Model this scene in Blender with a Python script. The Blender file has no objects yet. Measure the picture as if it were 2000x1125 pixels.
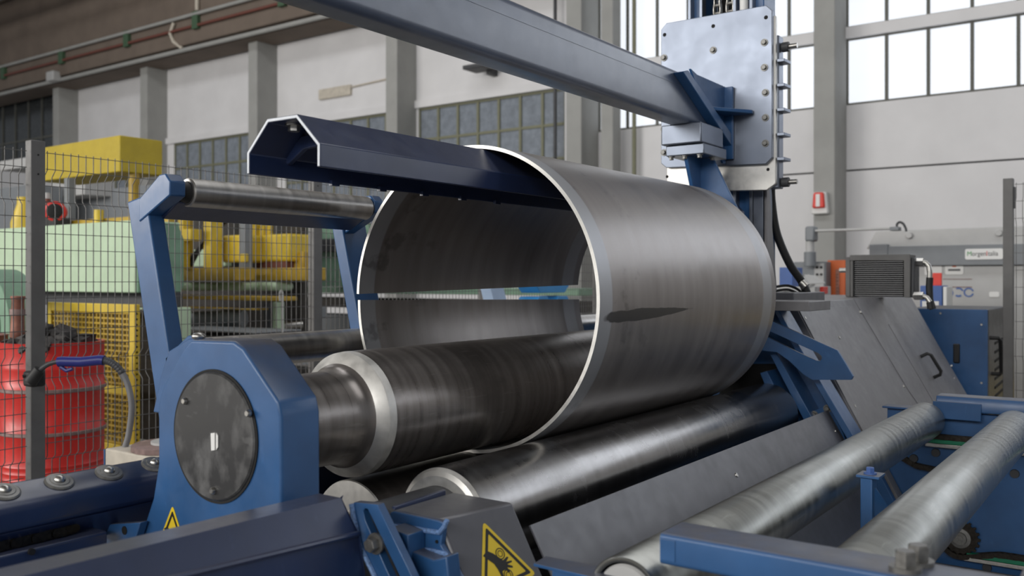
import bpy, bmesh, math, random
from mathutils import Vector, Matrix
from mathutils.geometry import tessellate_polygon
random.seed(7)
scene = bpy.context.scene
COL = scene.collection
R = math.radians

# ------------------------------------------------------------------ camera
CZ = 1.35                                   # eye height
FPX = 1785.0                                # focal length, in pixels of a 2000 wide frame
TH = math.atan(1275.0 / FPX)                # heading, left of +Y (the roll axis)
cam_d = bpy.data.cameras.new('camera'); cam = bpy.data.objects.new('camera', cam_d); COL.objects.link(cam)
cam.location = (0, 0, CZ); cam.rotation_euler = (R(90), 0, TH)
cam_d.sensor_width = 36; cam_d.lens = 36 * FPX / 2000; cam_d.shift_y = -0.008
cam_d.clip_start = 0.05; cam_d.clip_end = 200
cam_d.dof.use_dof = True; cam_d.dof.focus_distance = 3.1; cam_d.dof.aperture_fstop = 3.2
scene.camera = cam

# ------------------------------------------------------------------ light
scene.view_settings.view_transform = 'Standard'; scene.view_settings.look = 'None'
scene.view_settings.gamma = 1; scene.view_settings.use_curve_mapping = False
scene.view_settings.exposure = 0.12
world = bpy.data.worlds.new('overcast_sky'); scene.world = world; world.use_nodes = True
bg = world.node_tree.nodes['Background']; bg.inputs[0].default_value = (0.86, 0.92, 1.0, 1); bg.inputs[1].default_value = 0.24

def area(name, loc, target, size, size_y, power, col=(1, 1, 1)):
    d = bpy.data.lights.new(name, 'AREA'); d.shape = 'RECTANGLE'; d.size = size; d.size_y = size_y; d.energy = power; d.color = col
    o = bpy.data.objects.new(name, d); COL.objects.link(o); o.location = loc
    o.rotation_euler = (Vector(target) - Vector(loc)).to_track_quat('-Z', 'Y').to_euler()
    return o
# the long window bands of the wall behind the camera, and the roof lights over the bay
area('daylight_front_windows', (-4.0, -13.5, 7.2), (-4.0, 15.0, 4.4), 28.0, 3.6, 2350, (1.0, 0.98, 0.95))
area('daylight_roof_light', (-8.0, 6.0, 10.8), (-8.0, 7.0, 0), 34.0, 2.5, 800, (0.97, 0.98, 1.0))

area('left_fill', (-17.0, -9.0, 5.0), (-7.0, 5.0, 1.2), 8.0, 4.0, 1100, (1.0, 0.96, 0.9))  # added fill lamp, brightens the clutter beyond the left fence

# ------------------------------------------------------------------ helpers
sT, cT = math.sin(TH), math.cos(TH)
def _ray(u, v):
    a = (u - 1000.0) / FPX; b = (546.5 - v) / FPX
    return Vector((cT * a - sT, sT * a + cT, b))
def dp(u, v, d):                            # point at a distance d along the view axis
    return Vector((0, 0, CZ)) + _ray(u, v) * d
def oX(u, v, X):
    r = _ray(u, v); return Vector((0, 0, CZ)) + r * (X / r.x)
def oY(u, v, Y):
    r = _ray(u, v); return Vector((0, 0, CZ)) + r * (Y / r.y)
def oZ(u, v, Z):
    r = _ray(u, v); return Vector((0, 0, CZ)) + r * ((Z - CZ) / r.z)

class MB:
    def __init__(s): s.v = []; s.f = []; s.mi = []
    def add(s, vs, fs, mi=0):
        n = len(s.v); s.v += [tuple(p) for p in vs]
        for f in fs: s.f.append([i + n for i in f]); s.mi.append(mi)
        return s
    def box(s, lo, hi, mi=0):
        (a, b, c), (d, e, g) = lo, hi
        return s.add([(a, b, c), (d, b, c), (d, e, c), (a, e, c), (a, b, g), (d, b, g), (d, e, g), (a, e, g)],
                     [(3, 2, 1, 0), (4, 5, 6, 7), (0, 1, 5, 4), (1, 2, 6, 5), (2, 3, 7, 6), (3, 0, 4, 7)], mi)
    def beam(s, p, q, w, h, up=(0, 0, 1), mi=0):          # a bar from p to q, w across, h along up
        p, q = Vector(p), Vector(q); d = (q - p).normalized(); x = d.cross(Vector(up)).normalized(); y = x.cross(d)
        x *= w / 2; y *= h / 2
        c = [p - x - y, p + x - y, p + x + y, p - x + y, q - x - y, q + x - y, q + x + y, q - x + y]
        return s.add(c, [(3, 2, 1, 0), (4, 5, 6, 7), (0, 1, 5, 4), (1, 2, 6, 5), (2, 3, 7, 6), (3, 0, 4, 7)], mi)
    def prism(s, pts, ax, a, b, mi=0, holes=()):           # outline in the plane across axis ax, from a to b
        def P(p, t):
            if ax == 'Y': return (p[0], t, p[1])
            if ax == 'X': return (t, p[0], p[1])
            return (p[0], p[1], t)
        loops = [list(pts)] + [list(h) for h in holes]
        flat = [p for l in loops for p in l]; n = len(flat)
        vs = [P(p, a) for p in flat] + [P(p, b) for p in flat]; fs = []
        if holes:
            for t in tessellate_polygon([[Vector((p[0], p[1], 0)) for p in l] for l in loops]):
                fs.append(tuple(t)); fs.append(tuple(i + n for i in reversed(t)))
        else:
            fs.append(tuple(range(n))); fs.append(tuple(range(2 * n - 1, n - 1, -1)))
        o = 0
        for l in loops:
            m = len(l)
            for i in range(m):
                j = (i + 1) % m; fs.append((o + i, o + j, o + j + n, o + i + n))
            o += m
        return s.add(vs, fs, mi)
    def slab(s, pts, nrm, t, mi=0):                        # a 3D polygon given thickness t along nrm
        nv = Vector(nrm).normalized() * t; n = len(pts)
        vs = [Vector(p) for p in pts] + [Vector(p) + nv for p in pts]
        fs = [tuple(range(n)), tuple(range(2 * n - 1, n - 1, -1))] + [(i, (i + 1) % n, (i + 1) % n + n, i + n) for i in range(n)]
        return s.add(vs, fs, mi)
    def lathe(s, prof, p0, ax, n=48, mi=0, caps=True):     # prof: list of (along, radius)
        ax = Vector(ax).normalized(); p0 = Vector(p0)
        x = ax.orthogonal().normalized(); y = ax.cross(x); vs = []; fs = []
        for t, r in prof:
            for k in range(n):
                a = 2 * math.pi * k / n; vs.append(p0 + ax * t + (x * math.cos(a) + y * math.sin(a)) * r)
        for i in range(len(prof) - 1):
            for k in range(n):
                j = (k + 1) % n; fs.append((i * n + k, i * n + j, (i + 1) * n + j, (i + 1) * n + k))
        if caps:
            fs.append(tuple(range(n - 1, -1, -1))); m = (len(prof) - 1) * n; fs.append(tuple(range(m, m + n)))
        return s.add(vs, fs, mi)
    def cyl(s, p, q, r, r2=None, n=32, mi=0):
        p, q = Vector(p), Vector(q); L = (q - p).length
        return s.lathe([(0, r), (L, r if r2 is None else r2)], p, q - p, n, mi)
    def tube(s, path, r, n=8, mi=0, closed=False):
        P = [Vector(p) for p in path]; m = len(P); vs = []; fs = []
        ref = None
        for i in range(m):
            if closed: d = (P[(i + 1) % m] - P[i - 1])
            else: d = P[min(i + 1, m - 1)] - P[max(i - 1, 0)]
            d.normalize()
            if ref is None: ref = d.orthogonal().normalized()
            ref = (ref - d * ref.dot(d)).normalized(); y = d.cross(ref)
            for k in range(n):
                a = 2 * math.pi * k / n; vs.append(P[i] + (ref * math.cos(a) + y * math.sin(a)) * r)
        for i in range(m if closed else m - 1):
            for k in range(n):
                j = (k + 1) % n; i2 = (i + 1) % m
                fs.append((i * n + k, i * n + j, i2 * n + j, i2 * n + k))
        if not closed: fs.append(tuple(range(n - 1, -1, -1))); fs.append(tuple(range((m - 1) * n, m * n)))
        return s.add(vs, fs, mi)
    def hexhead(s, p, d, r, h, mi=0):                      # bolt head: washer, hex and dome
        p, d = Vector(p), Vector(d).normalized()
        s.lathe([(0, r * 1.45), (h * .22, r * 1.45)], p, d, 24, mi)
        return s.lathe([(h * .22, r), (h * .9, r), (h, r * .85)], p, d, 6, mi)
    def ball(s, c, r, sx=1, sy=1, sz=1, nu=16, nv=10, mi=0):
        vs = []; fs = []; c = Vector(c)
        for i in range(nv + 1):
            t = math.pi * i / nv
            for k in range(nu):
                a = 2 * math.pi * k / nu
                vs.append(c + Vector((r * sx * math.sin(t) * math.cos(a), r * sy * math.sin(t) * math.sin(a), r * sz * math.cos(t))))
        for i in range(nv):
            for k in range(nu):
                j = (k + 1) % nu; fs.append((i * nu + k, i * nu + j, (i + 1) * nu + j, (i + 1) * nu + k))
        return s.add(vs, fs, mi)

def obj(name, mb, mat, parent=None, bevel=0.0, seg=2, ang=32):
    me = bpy.data.meshes.new(name)
    vs = [Vector(v) for v in mb.v]
    lo = Vector([min(v[i] for v in vs) for i in range(3)]); hi = Vector([max(v[i] for v in vs) for i in range(3)])
    c = (lo + hi) / 2
    me.from_pydata([tuple(v - c) for v in vs], [], mb.f)
    mats = mat if isinstance(mat, (list, tuple)) else [mat]
    for m in mats: me.materials.append(m)
    bm = bmesh.new(); bm.from_mesh(me)
    for f, i in zip(bm.faces, mb.mi): f.material_index = i
    bmesh.ops.remove_doubles(bm, verts=bm.verts, dist=1e-6)
    bmesh.ops.recalc_face_normals(bm, faces=bm.faces)
    for f in bm.faces: f.smooth = True
    bm.to_mesh(me); bm.free()
    me.set_sharp_from_angle(angle=R(ang))
    o = bpy.data.objects.new(name, me); COL.objects.link(o)
    if parent:
        o.parent = parent; w = parent
        off = Vector((0, 0, 0))
        while w: off += Vector(w.location); w = w.parent
        o.location = c - off
    else: o.location = c
    if bevel:
        b = o.modifiers.new('bevel', 'BEVEL'); b.width = bevel; b.segments = seg; b.limit_method = 'ANGLE'; b.angle_limit = R(30)
    return o
def tag(o, label, cat, group=None, kind=None):
    o['label'] = label; o['category'] = cat
    if group: o['group'] = group
    if kind: o['kind'] = kind
    return o
def thing(name, label, cat, loc, group=None):
    o = bpy.data.objects.new(name, None); COL.objects.link(o); o.location = loc; o.empty_display_size = .1
    return tag(o, label, cat, group)
def struct(name, mb, mat, bevel=0, label=None):
    o = obj(name, mb, mat, None, bevel); o['kind'] = 'structure'
    if label: o['label'] = label
    return o

# ------------------------------------------------------------------ materials
def srgb(*c):
    return tuple(((x / 255) / 12.92 if x <= 10 else ((x / 255 + .055) / 1.055) ** 2.4) for x in c) + (1,)
class N:
    def __init__(s, name):
        s.m = bpy.data.materials.new(name); s.m.use_nodes = True; s.t = s.m.node_tree; s.p = s.t.nodes['Principled BSDF']
    def n(s, typ, **kw):
        d = s.t.nodes.new(typ)
        for k, v in kw.items(): setattr(d, k, v)
        return d
    def l(s, a, b): s.t.links.new(a, b)
    def math(s, op, a, b=None, c=None):
        d = s.n('ShaderNodeMath', operation=op)
        for i, x in enumerate((a, b, c)):
            if x is None: continue
            if isinstance(x, (int, float)): d.inputs[i].default_value = x
            else: s.l(x, d.inputs[i])
        return d.outputs[0]
    def coord(s, scale=(1, 1, 1)):
        tc = s.n('ShaderNodeTexCoord'); mp = s.n('ShaderNodeMapping'); mp.inputs['Scale'].default_value = scale
        s.l(tc.outputs['Object'], mp.inputs[0]); return mp.outputs[0]
    def noise(s, sc, detail=4, scale=(1, 1, 1), rough=.55):
        d = s.n('ShaderNodeTexNoise'); d.inputs['Scale'].default_value = sc; d.inputs['Detail'].default_value = detail; d.inputs['Roughness'].default_value = rough
        s.l(s.coord(scale), d.inputs['Vector']); return d.outputs['Fac']
    def ramp(s, x, lo, hi, a=0.0, b=1.0):
        d = s.n('ShaderNodeMapRange'); d.clamp = True
        for i, v in zip((1, 2, 3, 4), (lo, hi, a, b)): d.inputs[i].default_value = v
        s.l(x, d.inputs[0]); return d.outputs[0]
    def mix(s, fac, a, b):
        d = s.n('ShaderNodeMix', data_type='RGBA')
        if isinstance(fac, (int, float)): d.inputs[0].default_value = fac
        else: s.l(fac, d.inputs[0])
        for i, x in ((6, a), (7, b)):
            if isinstance(x, tuple): d.inputs[i].default_value = x
            else: s.l(x, d.inputs[i])
        return d.outputs[2]
    def bump(s, h, strength=.1, dist=.002):
        d = s.n('ShaderNodeBump'); d.inputs['Strength'].default_value = strength; d.inputs['Distance'].default_value = dist
        s.l(h, d.inputs['Height']); s.l(d.outputs[0], s.p.inputs['Normal'])
    def set(s, **kw):
        for k, v in kw.items():
            k = {'col': 'Base Color', 'rough': 'Roughness', 'metal': 'Metallic', 'spec': 'Specular IOR Level', 'coat': 'Coat Weight', 'coatr': 'Coat Roughness', 'aniso': 'Anisotropic'}[k]
            if isinstance(v, (int, float)) or isinstance(v, tuple): s.p.inputs[k].default_value = v
            else: s.l(v, s.p.inputs[k])
        return s

def paint(name, col, rough=.38, top_tint=.0, topcol=(92, 90, 88), var=.12, spec=.5, scuff=0.0, coat=0.0, grime=0.0):
    m = N(name)
    if coat: m.set(coat=coat, coatr=.28); m.p.inputs['Coat IOR'].default_value = 1.6
    c = srgb(*col); dark = tuple(x * (1 - var) for x in c[:3]) + (1,); light = tuple(min(1, x * (1 + var)) for x in c[:3]) + (1,)
    base = m.mix(m.ramp(m.noise(6, 5), .35, .65), dark, light)
    if scuff:
        base = m.mix(m.math('MULTIPLY', m.ramp(m.noise(38, 6, (1, 1, .35)), .66, .72), scuff), base, tuple(min(1, x * 2.2 + .02) for x in c[:3]) + (1,))
    if grime: base = m.mix(m.math('MULTIPLY', m.ramp(m.noise(8, 6, (1, 1, .4)), .54, .7), grime), base, tuple(x * .55 for x in c[:3]) + (1,))
    if top_tint:                                             # greyer tone mixed in on upward surfaces
        g = m.n('ShaderNodeNewGeometry'); sp = m.n('ShaderNodeSeparateXYZ'); m.l(g.outputs['Normal'], sp.inputs[0])
        up = m.ramp(sp.outputs[2], .55, .95); nz = m.ramp(m.noise(14, 5), .2, .75, .55, 1)
        base = m.mix(m.math('MULTIPLY', m.math('MULTIPLY', up, nz), top_tint), base, srgb(*topcol))
    m.set(col=base, rough=m.ramp(m.noise(20, 4), .3, .7, rough - .06, rough + .08), spec=spec)
    m.bump(m.noise(260, 2), .06, .0006)
    return m.m
def metal(name, col, rough=.35, scale=(1, 1, 1), ns=30, var=.25, bump=.03, dirt=0.0, dirtcol=(30, 27, 25), met=1.0):
    m = N(name); c = srgb(*col)
    n1 = m.noise(ns, 6, scale)
    base = m.mix(m.ramp(n1, .3, .7), tuple(x * (1 - var) for x in c[:3]) + (1,), tuple(min(1, x * (1 + var)) for x in c[:3]) + (1,))
    if dirt: base = m.mix(m.math('MULTIPLY', m.ramp(m.noise(5, 6), .5, .68), dirt), base, srgb(*dirtcol))
    m.set(col=base, metal=met, rough=m.ramp(n1, .3, .7, rough - .05, rough + .08))
    if bump: m.bump(n1, bump, .001)
    return m.m
def flat(name, col, rough=.6, var=.06, ns=8, met=0.0, bump=0.0):
    m = N(name); c = srgb(*col)
    base = m.mix(m.ramp(m.noise(ns, 5), .3, .7), tuple(x * (1 - var) for x in c[:3]) + (1,), tuple(min(1, x * (1 + var)) for x in c[:3]) + (1,))
    m.set(col=base, rough=rough, metal=met)
    if bump: m.bump(m.noise(ns * 6, 4), bump, .004)
    return m.m
def emit(name, col, strength, var=.1):
    m = N(name); c = srgb(*col)
    n = m.ramp(m.noise(.9, 3), .3, .7, 1 - var, 1 + var * .3)
    m.set(col=(.18, .18, .18, 1), rough=.5); m.p.inputs['Emission Color'].default_value = c
    m.l(m.math('MULTIPLY', n, strength), m.p.inputs['Emission Strength']); return m.m

M = {}
M['blue'] = paint('machine_blue_paint', (44, 86, 134), .40, top_tint=.95, topcol=(90, 87, 88), scuff=.12, coat=.28, spec=.4)
M['navy'] = paint('machine_navy_paint', (33, 48, 84), .36, top_tint=.5, topcol=(76, 75, 80), scuff=.2, coat=.5)
M['grey'] = paint('machine_grey_paint', (86, 87, 94), .42, top_tint=.3, topcol=(112, 110, 108), coat=.3, grime=.5)
M['silverblue'] = metal('machine_silver_blue_coat', (128, 135, 148), .36, ns=8, var=.06, bump=0, met=.8)
M['beam_blue'] = paint('beam_reflection_tint', (80, 92, 114), .36, top_tint=.6, coat=.85)  # machine blue turned greyer: window reflections put into the base colour
M['dark_grey'] = paint('dark_grey_paint', (62, 63, 66), .5)
M['zinc'] = metal('zinc_plated_steel', (185, 183, 178), .32, ns=60, var=.15)
M['bright'] = metal('machined_bright_steel', (226, 224, 219), .46, (1, 1, 1), 40, .08, .02, met=.8)
M['bolt'] = metal('bolt_steel', (126, 125, 122), .4, ns=80, var=.2, met=.6)
M['black'] = flat('black_rubber', (30, 30, 31), .55)
M['void'] = flat('dark_recess', (12, 12, 13), .8)
M['chain'] = metal('oiled_chain_steel', (62, 58, 54), .42, ns=90, var=.35)
M['green_guide'] = flat('green_plastic_guide', (24, 120, 88), .4)
M['yellow_sticker'] = flat('yellow_sticker', (226, 196, 44), .4, .05)
M['ink'] = flat('black_ink', (24, 24, 24), .5)
M['weld'] = metal('weld_bead_paint', (120, 152, 200), .3, ns=180, var=.35, bump=.3, met=.2)
M['disc'] = None
M['cab'] = paint('machine_grey_lit', (116, 115, 118), .45, top_tint=.2, topcol=(130, 128, 126), coat=.25, grime=.12)  # lighter copy of the machine grey, skylight on the slope put into the colour
M['cut'] = metal('saw_cut_edge', (168, 172, 178), .5, ns=60, var=.15, met=.6)
M['wall'] = flat('white_plaster', (220, 219, 220), .85, .05, 1.2, bump=.08)
M['concrete'] = flat('grey_concrete', (158, 158, 155), .85, .08, 2, bump=.1)
M['girder'] = flat('brown_concrete_girder', (112, 100, 90), .85, .12, 1.5, bump=.1)
M['floor'] = flat('concrete_floor', (134, 130, 125), .6, .12, 1.2)
M['ceiling'] = flat('dim_ceiling', (96, 92, 88), .9)
M['frame_paint'] = flat('window_frame_paint', (92, 92, 86), .6)
M['olive'] = flat('olive_window_frame', (120, 120, 98), .6)
M['lit_pane'] = emit('frosted_pane_daylight', (238, 243, 251), .96, .08)
M['boost_pane'] = emit('boosted_pane_glow', (236, 242, 252), 2.7)  # stronger glow for unseen panes, added to feed reflections in the steel
M['dull_pane'] = paint('dusty_window_pane', (128, 135, 144), .22, var=.15)
M['dark_pane'] = paint('dark_window_pane', (52, 55, 56), .2, var=.2)
M['wire'] = metal('grey_coated_wire', (100, 99, 98), .45, ns=40, var=.1, bump=0, met=.3)
M['post'] = paint('fence_post_grey', (98, 97, 96), .45)
M['green'] = paint('press_green_paint', (184, 206, 176), .5, var=.05)
M['green_dim'] = paint('machine_green_paint', (118, 152, 128), .5)
M['yellow'] = paint('machine_yellow_paint', (206, 178, 54), .45, var=.1)
M['unlit_yellow'] = paint('jib_crane_unlit_yellow', (178, 156, 34), .5, var=.06)  # yellow darkened: shade of the unlit crane is put into the colour
M['ochre'] = paint('worn_yellow_paint', (172, 142, 44), .5, var=.2)
M['red'] = paint('drum_red_paint', (204, 46, 40), .38, var=.1, scuff=.15)
M['drum_band'] = metal('drum_band_grey', (140, 118, 114), .5, met=.4)
M['scrap'] = flat('dark_metal_scrap', (58, 55, 54), .6, .4, 30, met=.3, bump=.4)
M['copper'] = metal('rusty_pipe', (150, 104, 90), .5, ns=20, var=.35, met=.5)
M['torch_blue'] = flat('torch_handle_blue', (38, 44, 120), .4)
M['hose_grey'] = flat('grey_hose', (110, 110, 112), .5)
M['offwhite'] = flat('white_worn_paint', (196, 188, 174), .6, .12, 12)
M['white'] = flat('white_label', (226, 226, 224), .5, .02)
M['lightgrey'] = flat('light_grey_paint', (178, 178, 177), .5, .04)
M['midgrey'] = flat('mid_grey_paint', (122, 126, 130), .5, .05)
M['orange'] = flat('orange_paint', (206, 98, 42), .5)
M['tin_red'] = flat('red_plastic', (222, 62, 50), .45)
M['box_blue'] = flat('blue_print', (70, 100, 160), .5)
M['bright_blue'] = flat('bright_blue_paint', (60, 140, 200), .4)
M['pale_blue'] = flat('pale_blue_paint', (176, 198, 226), .4)
M['rust'] = flat('red_brown_pipe', (112, 66, 56), .6)
M['clamp_green'] = flat('green_clamp', (66, 92, 68), .6)
M['ink_green'] = flat('green_ink', (70, 150, 84), .5)
M['ink_red'] = flat('red_ink', (206, 70, 64), .5)
M['ink_grey'] = flat('grey_ink', (84, 84, 86), .5)
M['fin'] = flat('radiator_black', (124, 124, 125), .5)
M['brick'] = flat('brown_dark_machine', (58, 54, 50), .7, .3, 14)

def rolled_steel():
    """rolled plate: mill-scale bands round the shell, oil marks and a paler strip by the near edge"""
    m = N('rolled_plate_steel'); tc = m.n('ShaderNodeTexCoord'); sp = m.n('ShaderNodeSeparateXYZ'); m.l(tc.outputs['Object'], sp.inputs[0])
    x, y, z = sp.outputs
    ang = m.math('ARCTAN2', z, x)                           # 0 towards +X, positive upward
    cb = m.n('ShaderNodeCombineXYZ'); m.l(m.math('MULTIPLY', y, 9.0), cb.inputs[0]); m.l(m.math('MULTIPLY', ang, .5), cb.inputs[1])
    nb = m.n('ShaderNodeTexNoise'); nb.inputs['Scale'].default_value = 1.6; nb.inputs['Detail'].default_value = 7; m.l(cb.outputs[0], nb.inputs['Vector'])
    bands = nb.outputs['Fac']
    base = m.mix(m.ramp(bands, .3, .7), (.235, .213, .20, 1), (.33, .303, .287, 1))
    strip = m.math('MAXIMUM', m.ramp(y, -.682, -.674, 1, 0), m.math('MULTIPLY', m.ramp(y, .60, .61, 0, 1), m.ramp(y, .70, .71, .75, .2)))
    base = m.mix(m.math('MULTIPLY', strip, .75), base, (.46, .475, .50, 1))
    # damp oil smear on the outside
    cl = m.n('ShaderNodeVectorMath', operation='LENGTH'); cc = m.n('ShaderNodeCombineXYZ')
    wob = m.math('MULTIPLY', m.math('SUBTRACT', m.noise(9, 3), .5), .55)
    a0 = m.math('SUBTRACT', ang, m.math('ADD', m.math('MULTIPLY', m.math('ADD', y, .41), .05), -.092))
    m.l(m.math('DIVIDE', m.math('ADD', y, .41), .31), cc.inputs[0]); m.l(m.math('DIVIDE', a0, m.ramp(y, -.68, -.2, .055, .02)), cc.inputs[1]); m.l(cc.outputs[0], cl.inputs[0])
    outer = m.math('GREATER_THAN', m.math('SQRT', m.math('ADD', m.math('MULTIPLY', x, x), m.math('MULTIPLY', z, z))), .499)
    smear = m.math('MULTIPLY', m.ramp(m.math('ADD', cl.outputs['Value'], wob), .92, 1.02, 1, 0), outer)
    # blotches near the edges and inside
    bl = m.math('MULTIPLY', m.ramp(m.noise(7, 4, (1, .8, 1)), .60, .66), m.ramp(y, -.72, -.2, .85, .12))
    inner = m.math('SUBTRACT', 1.0, outer)
    dark = m.math('MAXIMUM', m.math('MULTIPLY', smear, .95), m.math('MULTIPLY', bl, .55))
    base = m.mix(dark, base, (.055, .052, .05, 1))
    rough = m.math('ADD', m.ramp(bands, .3, .7, .28, .38), m.math('MULTIPLY', strip, .12))
    m.set(col=base, metal=.55, rough=rough)
    fb = m.noise(60, 4, (.12, 1, .12)); m.bump(fb, .02, .001)
    return m.m
M['shell'] = rolled_steel()
def roll_steel(name, lo, hi, r0, r1, met=1.0, smudge=.5, scratch=.18):
    """ground roll: rings round the axis (Y), smudges and scratches"""
    m = N(name)
    rings = m.noise(7, 7, (.15, 4, .15)); sm = m.ramp(m.noise(5, 6, (1, .6, 1)), .50, .70)
    scr = m.ramp(m.noise(26, 5, (2.5, .25, 2.5)), .63, .7)
    base = m.mix(m.ramp(rings, .3, .7), lo + (1,), hi + (1,))
    base = m.mix(m.math('MULTIPLY', sm, smudge), base, tuple(x * .35 for x in lo) + (1,))
    base = m.mix(m.math('MULTIPLY', scr, scratch), base, tuple(min(1, x * 1.7) for x in hi) + (1,))
    m.set(col=base, metal=met, rough=m.math('ADD', m.ramp(rings, .3, .7, r0, r1), m.math('MULTIPLY', sm, .1)))
    m.bump(rings, .02, .001)
    return m.m
M['roll_dark'] = roll_steel('hardened_roll_steel', (.19, .17, .158), (.33, .303, .285), .24, .36, .72)
M['roll_side'] = roll_steel('polished_side_roll_steel', (.27, .262, .256), (.33, .322, .315), .20, .25, smudge=.03, scratch=.0)
M['roll_low'] = roll_steel('dark_pinch_roll_steel', (.07, .06, .055), (.13, .115, .105), .34, .46, .8)
M['roll_conv'] = roll_steel('galvanised_conveyor_roller', (.31, .315, .295), (.44, .445, .42), .27, .38, 1.0, .2)
M['tube_steel'] = roll_steel('drawn_tube_steel', (.42, .405, .38), (.58, .56, .53), .28, .38, 1, .12)
def cover_disc():
    m = N('scuffed_black_cover')
    a = m.ramp(m.noise(7, 6, (1.3, 1, .8), .6), .50, .68); b = m.ramp(m.noise(22, 4, (.5, 1, 1.4)), .62, .72)
    base = m.mix(m.math('MULTIPLY', a, .75), (.036, .036, .037, 1), (.15, .15, .15, 1)); base = m.mix(m.math('MULTIPLY', b, .3), base, (.2, .2, .2, 1))
    m.set(col=base, rough=m.ramp(a, 0, 1, .38, .6), spec=.5); return m.m
M['disc'] = cover_disc()

# ------------------------------------------------------------------ the hall
WY = 15.0                                                # inner face of the long wall
struct('floor', MB().box((-36, -14, -.12), (16, 15.6, 0)), M['floor'])
struct('ceiling', MB().box((-36, -14, 11.0), (16, 15.6, 11.2)), M['ceiling'])
COLX = [-27.3 + 4.565 * i for i in range(10)]            # left edges of the wall columns
CW = .33
w = MB()
for i in range(3, 4): pass
w.box((-36, WY + .25, 0), (16, WY + .5, 11))              # outer skin behind the openings
struct('wall_outer', w, M['dark_grey'])
JL = (.3, .3, .3, .06); JR = (.05, .05, .05, .42)
w = MB()
for i, x in enumerate(COLX):
    x0 = x + CW; x1 = x + 4.565
    if i < 4:
        w.box((x0, WY, 0), (x1, WY + .2, 2.4))
        w.box((x0, WY, 2.4), (x0 + JL[i], WY + .2, 5.2)); w.box((x1 - JR[i], WY, 2.4), (x1, WY + .2, 5.2))
        w.box((x0, WY, 5.2), (x1, WY + .2, 11)); w.box((x0, WY - .06, 5.08), (x1, WY + .2, 5.24))
    else:
        w.box((x0, WY, 0), (x1, WY + .2, 3.08)); w.box((x0, WY + .01, 3.11), (x1, WY + .2, 4.14)); w.box((x0, WY, 8.2), (x1, WY + .2, 11))
        w.box((x0, WY - .04, 5.2), (x1, WY + .2, 5.38))
w.box((-36, WY, 0), (-27.3, WY + .2, 5.3))
struct('wall_back', w, M['wall'])
for i, x in enumerate(COLX):
    struct('trim_%d' % (i + 1), MB().box((x, WY - .62, 0), (x + CW, WY + .2, 7.55 if i < 4 else 10.9)), M['concrete'], .015)
nwin = 0
def window(x0, x1, z0, z1, nx, zs, pane, frame, bar=.03):
    """a steel window in the long wall: bars in one mesh, panes in another"""
    global nwin; nwin += 1
    o = MB()
    for k in range(nx + 1):
        x = x0 + (x1 - x0) * k / nx; o.box((x - bar / 2, WY + .02, z0), (x + bar / 2, WY + .1, z1))
    for z in [z0] + list(zs) + [z1]: o.box((x0, WY + .03, z - bar / 2), (x1, WY + .09, z + bar / 2))
    f = struct('window_%d' % nwin, o, frame)
    g = MB().box((x0, WY + .055, z0), (x1, WY + .065, z1)); obj('pane', g, pane, f)
for i, x in enumerate(COLX):
    x0 = x + CW; x1 = x + 4.565
    if i < 4: window(x0 + JL[i], x1 - JR[i], 2.4, 5.06, 7, (3.06, 3.72, 4.39), M['dull_pane'], M['olive'], .055)
    else:
        window(x0, x1, 4.15, 5.2, 7, (), M['lit_pane'] if i < 6 else M['boost_pane'], M['frame_paint'], .05)
        window(x0, x1, 5.38, 8.2, 7, (6.7,), M['lit_pane'] if i < 6 else M['boost_pane'], M['frame_paint'], .05)
window(-36, -27.5, 5.3, 7.4, 10, (5.9,), M['dark_pane'], M['frame_paint'], .06)
# crane runway girder along the left bays, with its pipes
struct('trim_20', MB().box((-36, 13.9, 7.25), (-9.4, 14.36, 10.2)), M['girder'], .03)
struct('trim_21', MB().box((-36, 14.1, 7.12), (-9.4, 14.9, 7.26)), M['girder'], .02)
def pipe(name, path, r, mat, label, cat='pipe', n=10, group=None):
    return tag(obj(name, MB().tube(path, r, n), mat), label, cat, group)
pipe('wall_pipe', [(-36, 13.82, 7.95), (-9.4, 13.82, 7.9)], .045, M['concrete'], 'pale pipe running along the brown girder, topmost of its pipes')
pipe('wall_pipe', [(-36, 13.83, 7.66), (-9.4, 13.83, 7.62)], .035, M['rust'], 'thin red-brown pipe on the girder below the pale pipe')
pipe('cable_conduit', [(-36, 13.98, 7.17), (-9.4, 13.98, 7.15)], .055, M['concrete'], 'grey conduit along the lower edge of the brown girder', 'conduit')
pipe('cable_conduit', [(-19.45, 13.85, 9.6), (-19.45, 13.85, 8.0)], .05, M['offwhite'], 'short white vertical conduit dropping down the brown girder', 'conduit')
pipe('cable_conduit', [(-20.4, 13.84, 7.85), (-20.55, 13.84, 7.6), (-20.5, 13.9, 7.4), (-20.2, 13.95, 7.2)], .045, M['offwhite'], 'bent white conduit hooking from the pale pipe to the column head', 'conduit')
for x in (-29.3, -25.9, -22.6, -19.6, -16.4):
    tag(obj('pipe_clamp', MB().box((x, 13.79, 7.55), (x + .22, 13.9, 7.98)), M['clamp_green'], None, .01), 'green clamp holding the two pipes to the brown girder', 'clamp', 'green pipe clamps')
tag(obj('lamp_box', MB().box((-26.4, 13.7, 7.1), (-26.0, 13.95, 7.38)), M['lightgrey'], None, .03), 'small pale box on the conduit above the leftmost column', 'junction box')
pipe('roof_pipe', [(-36, 12.3, 9.2), (-12, 12.3, 9.1)], .1, M['midgrey'], 'grey roof pipe above the girder, lower of the two at top left')
pipe('roof_pipe', [(-36, 12.0, 9.75), (-12, 12.0, 9.7)], .12, M['midgrey'], 'grey roof pipe above the girder, upper of the two at top left')
struct('trim_22', MB().box((-36, 11.6, 9.9), (-9, 13.8, 10.3)), M['girder'])
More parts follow.
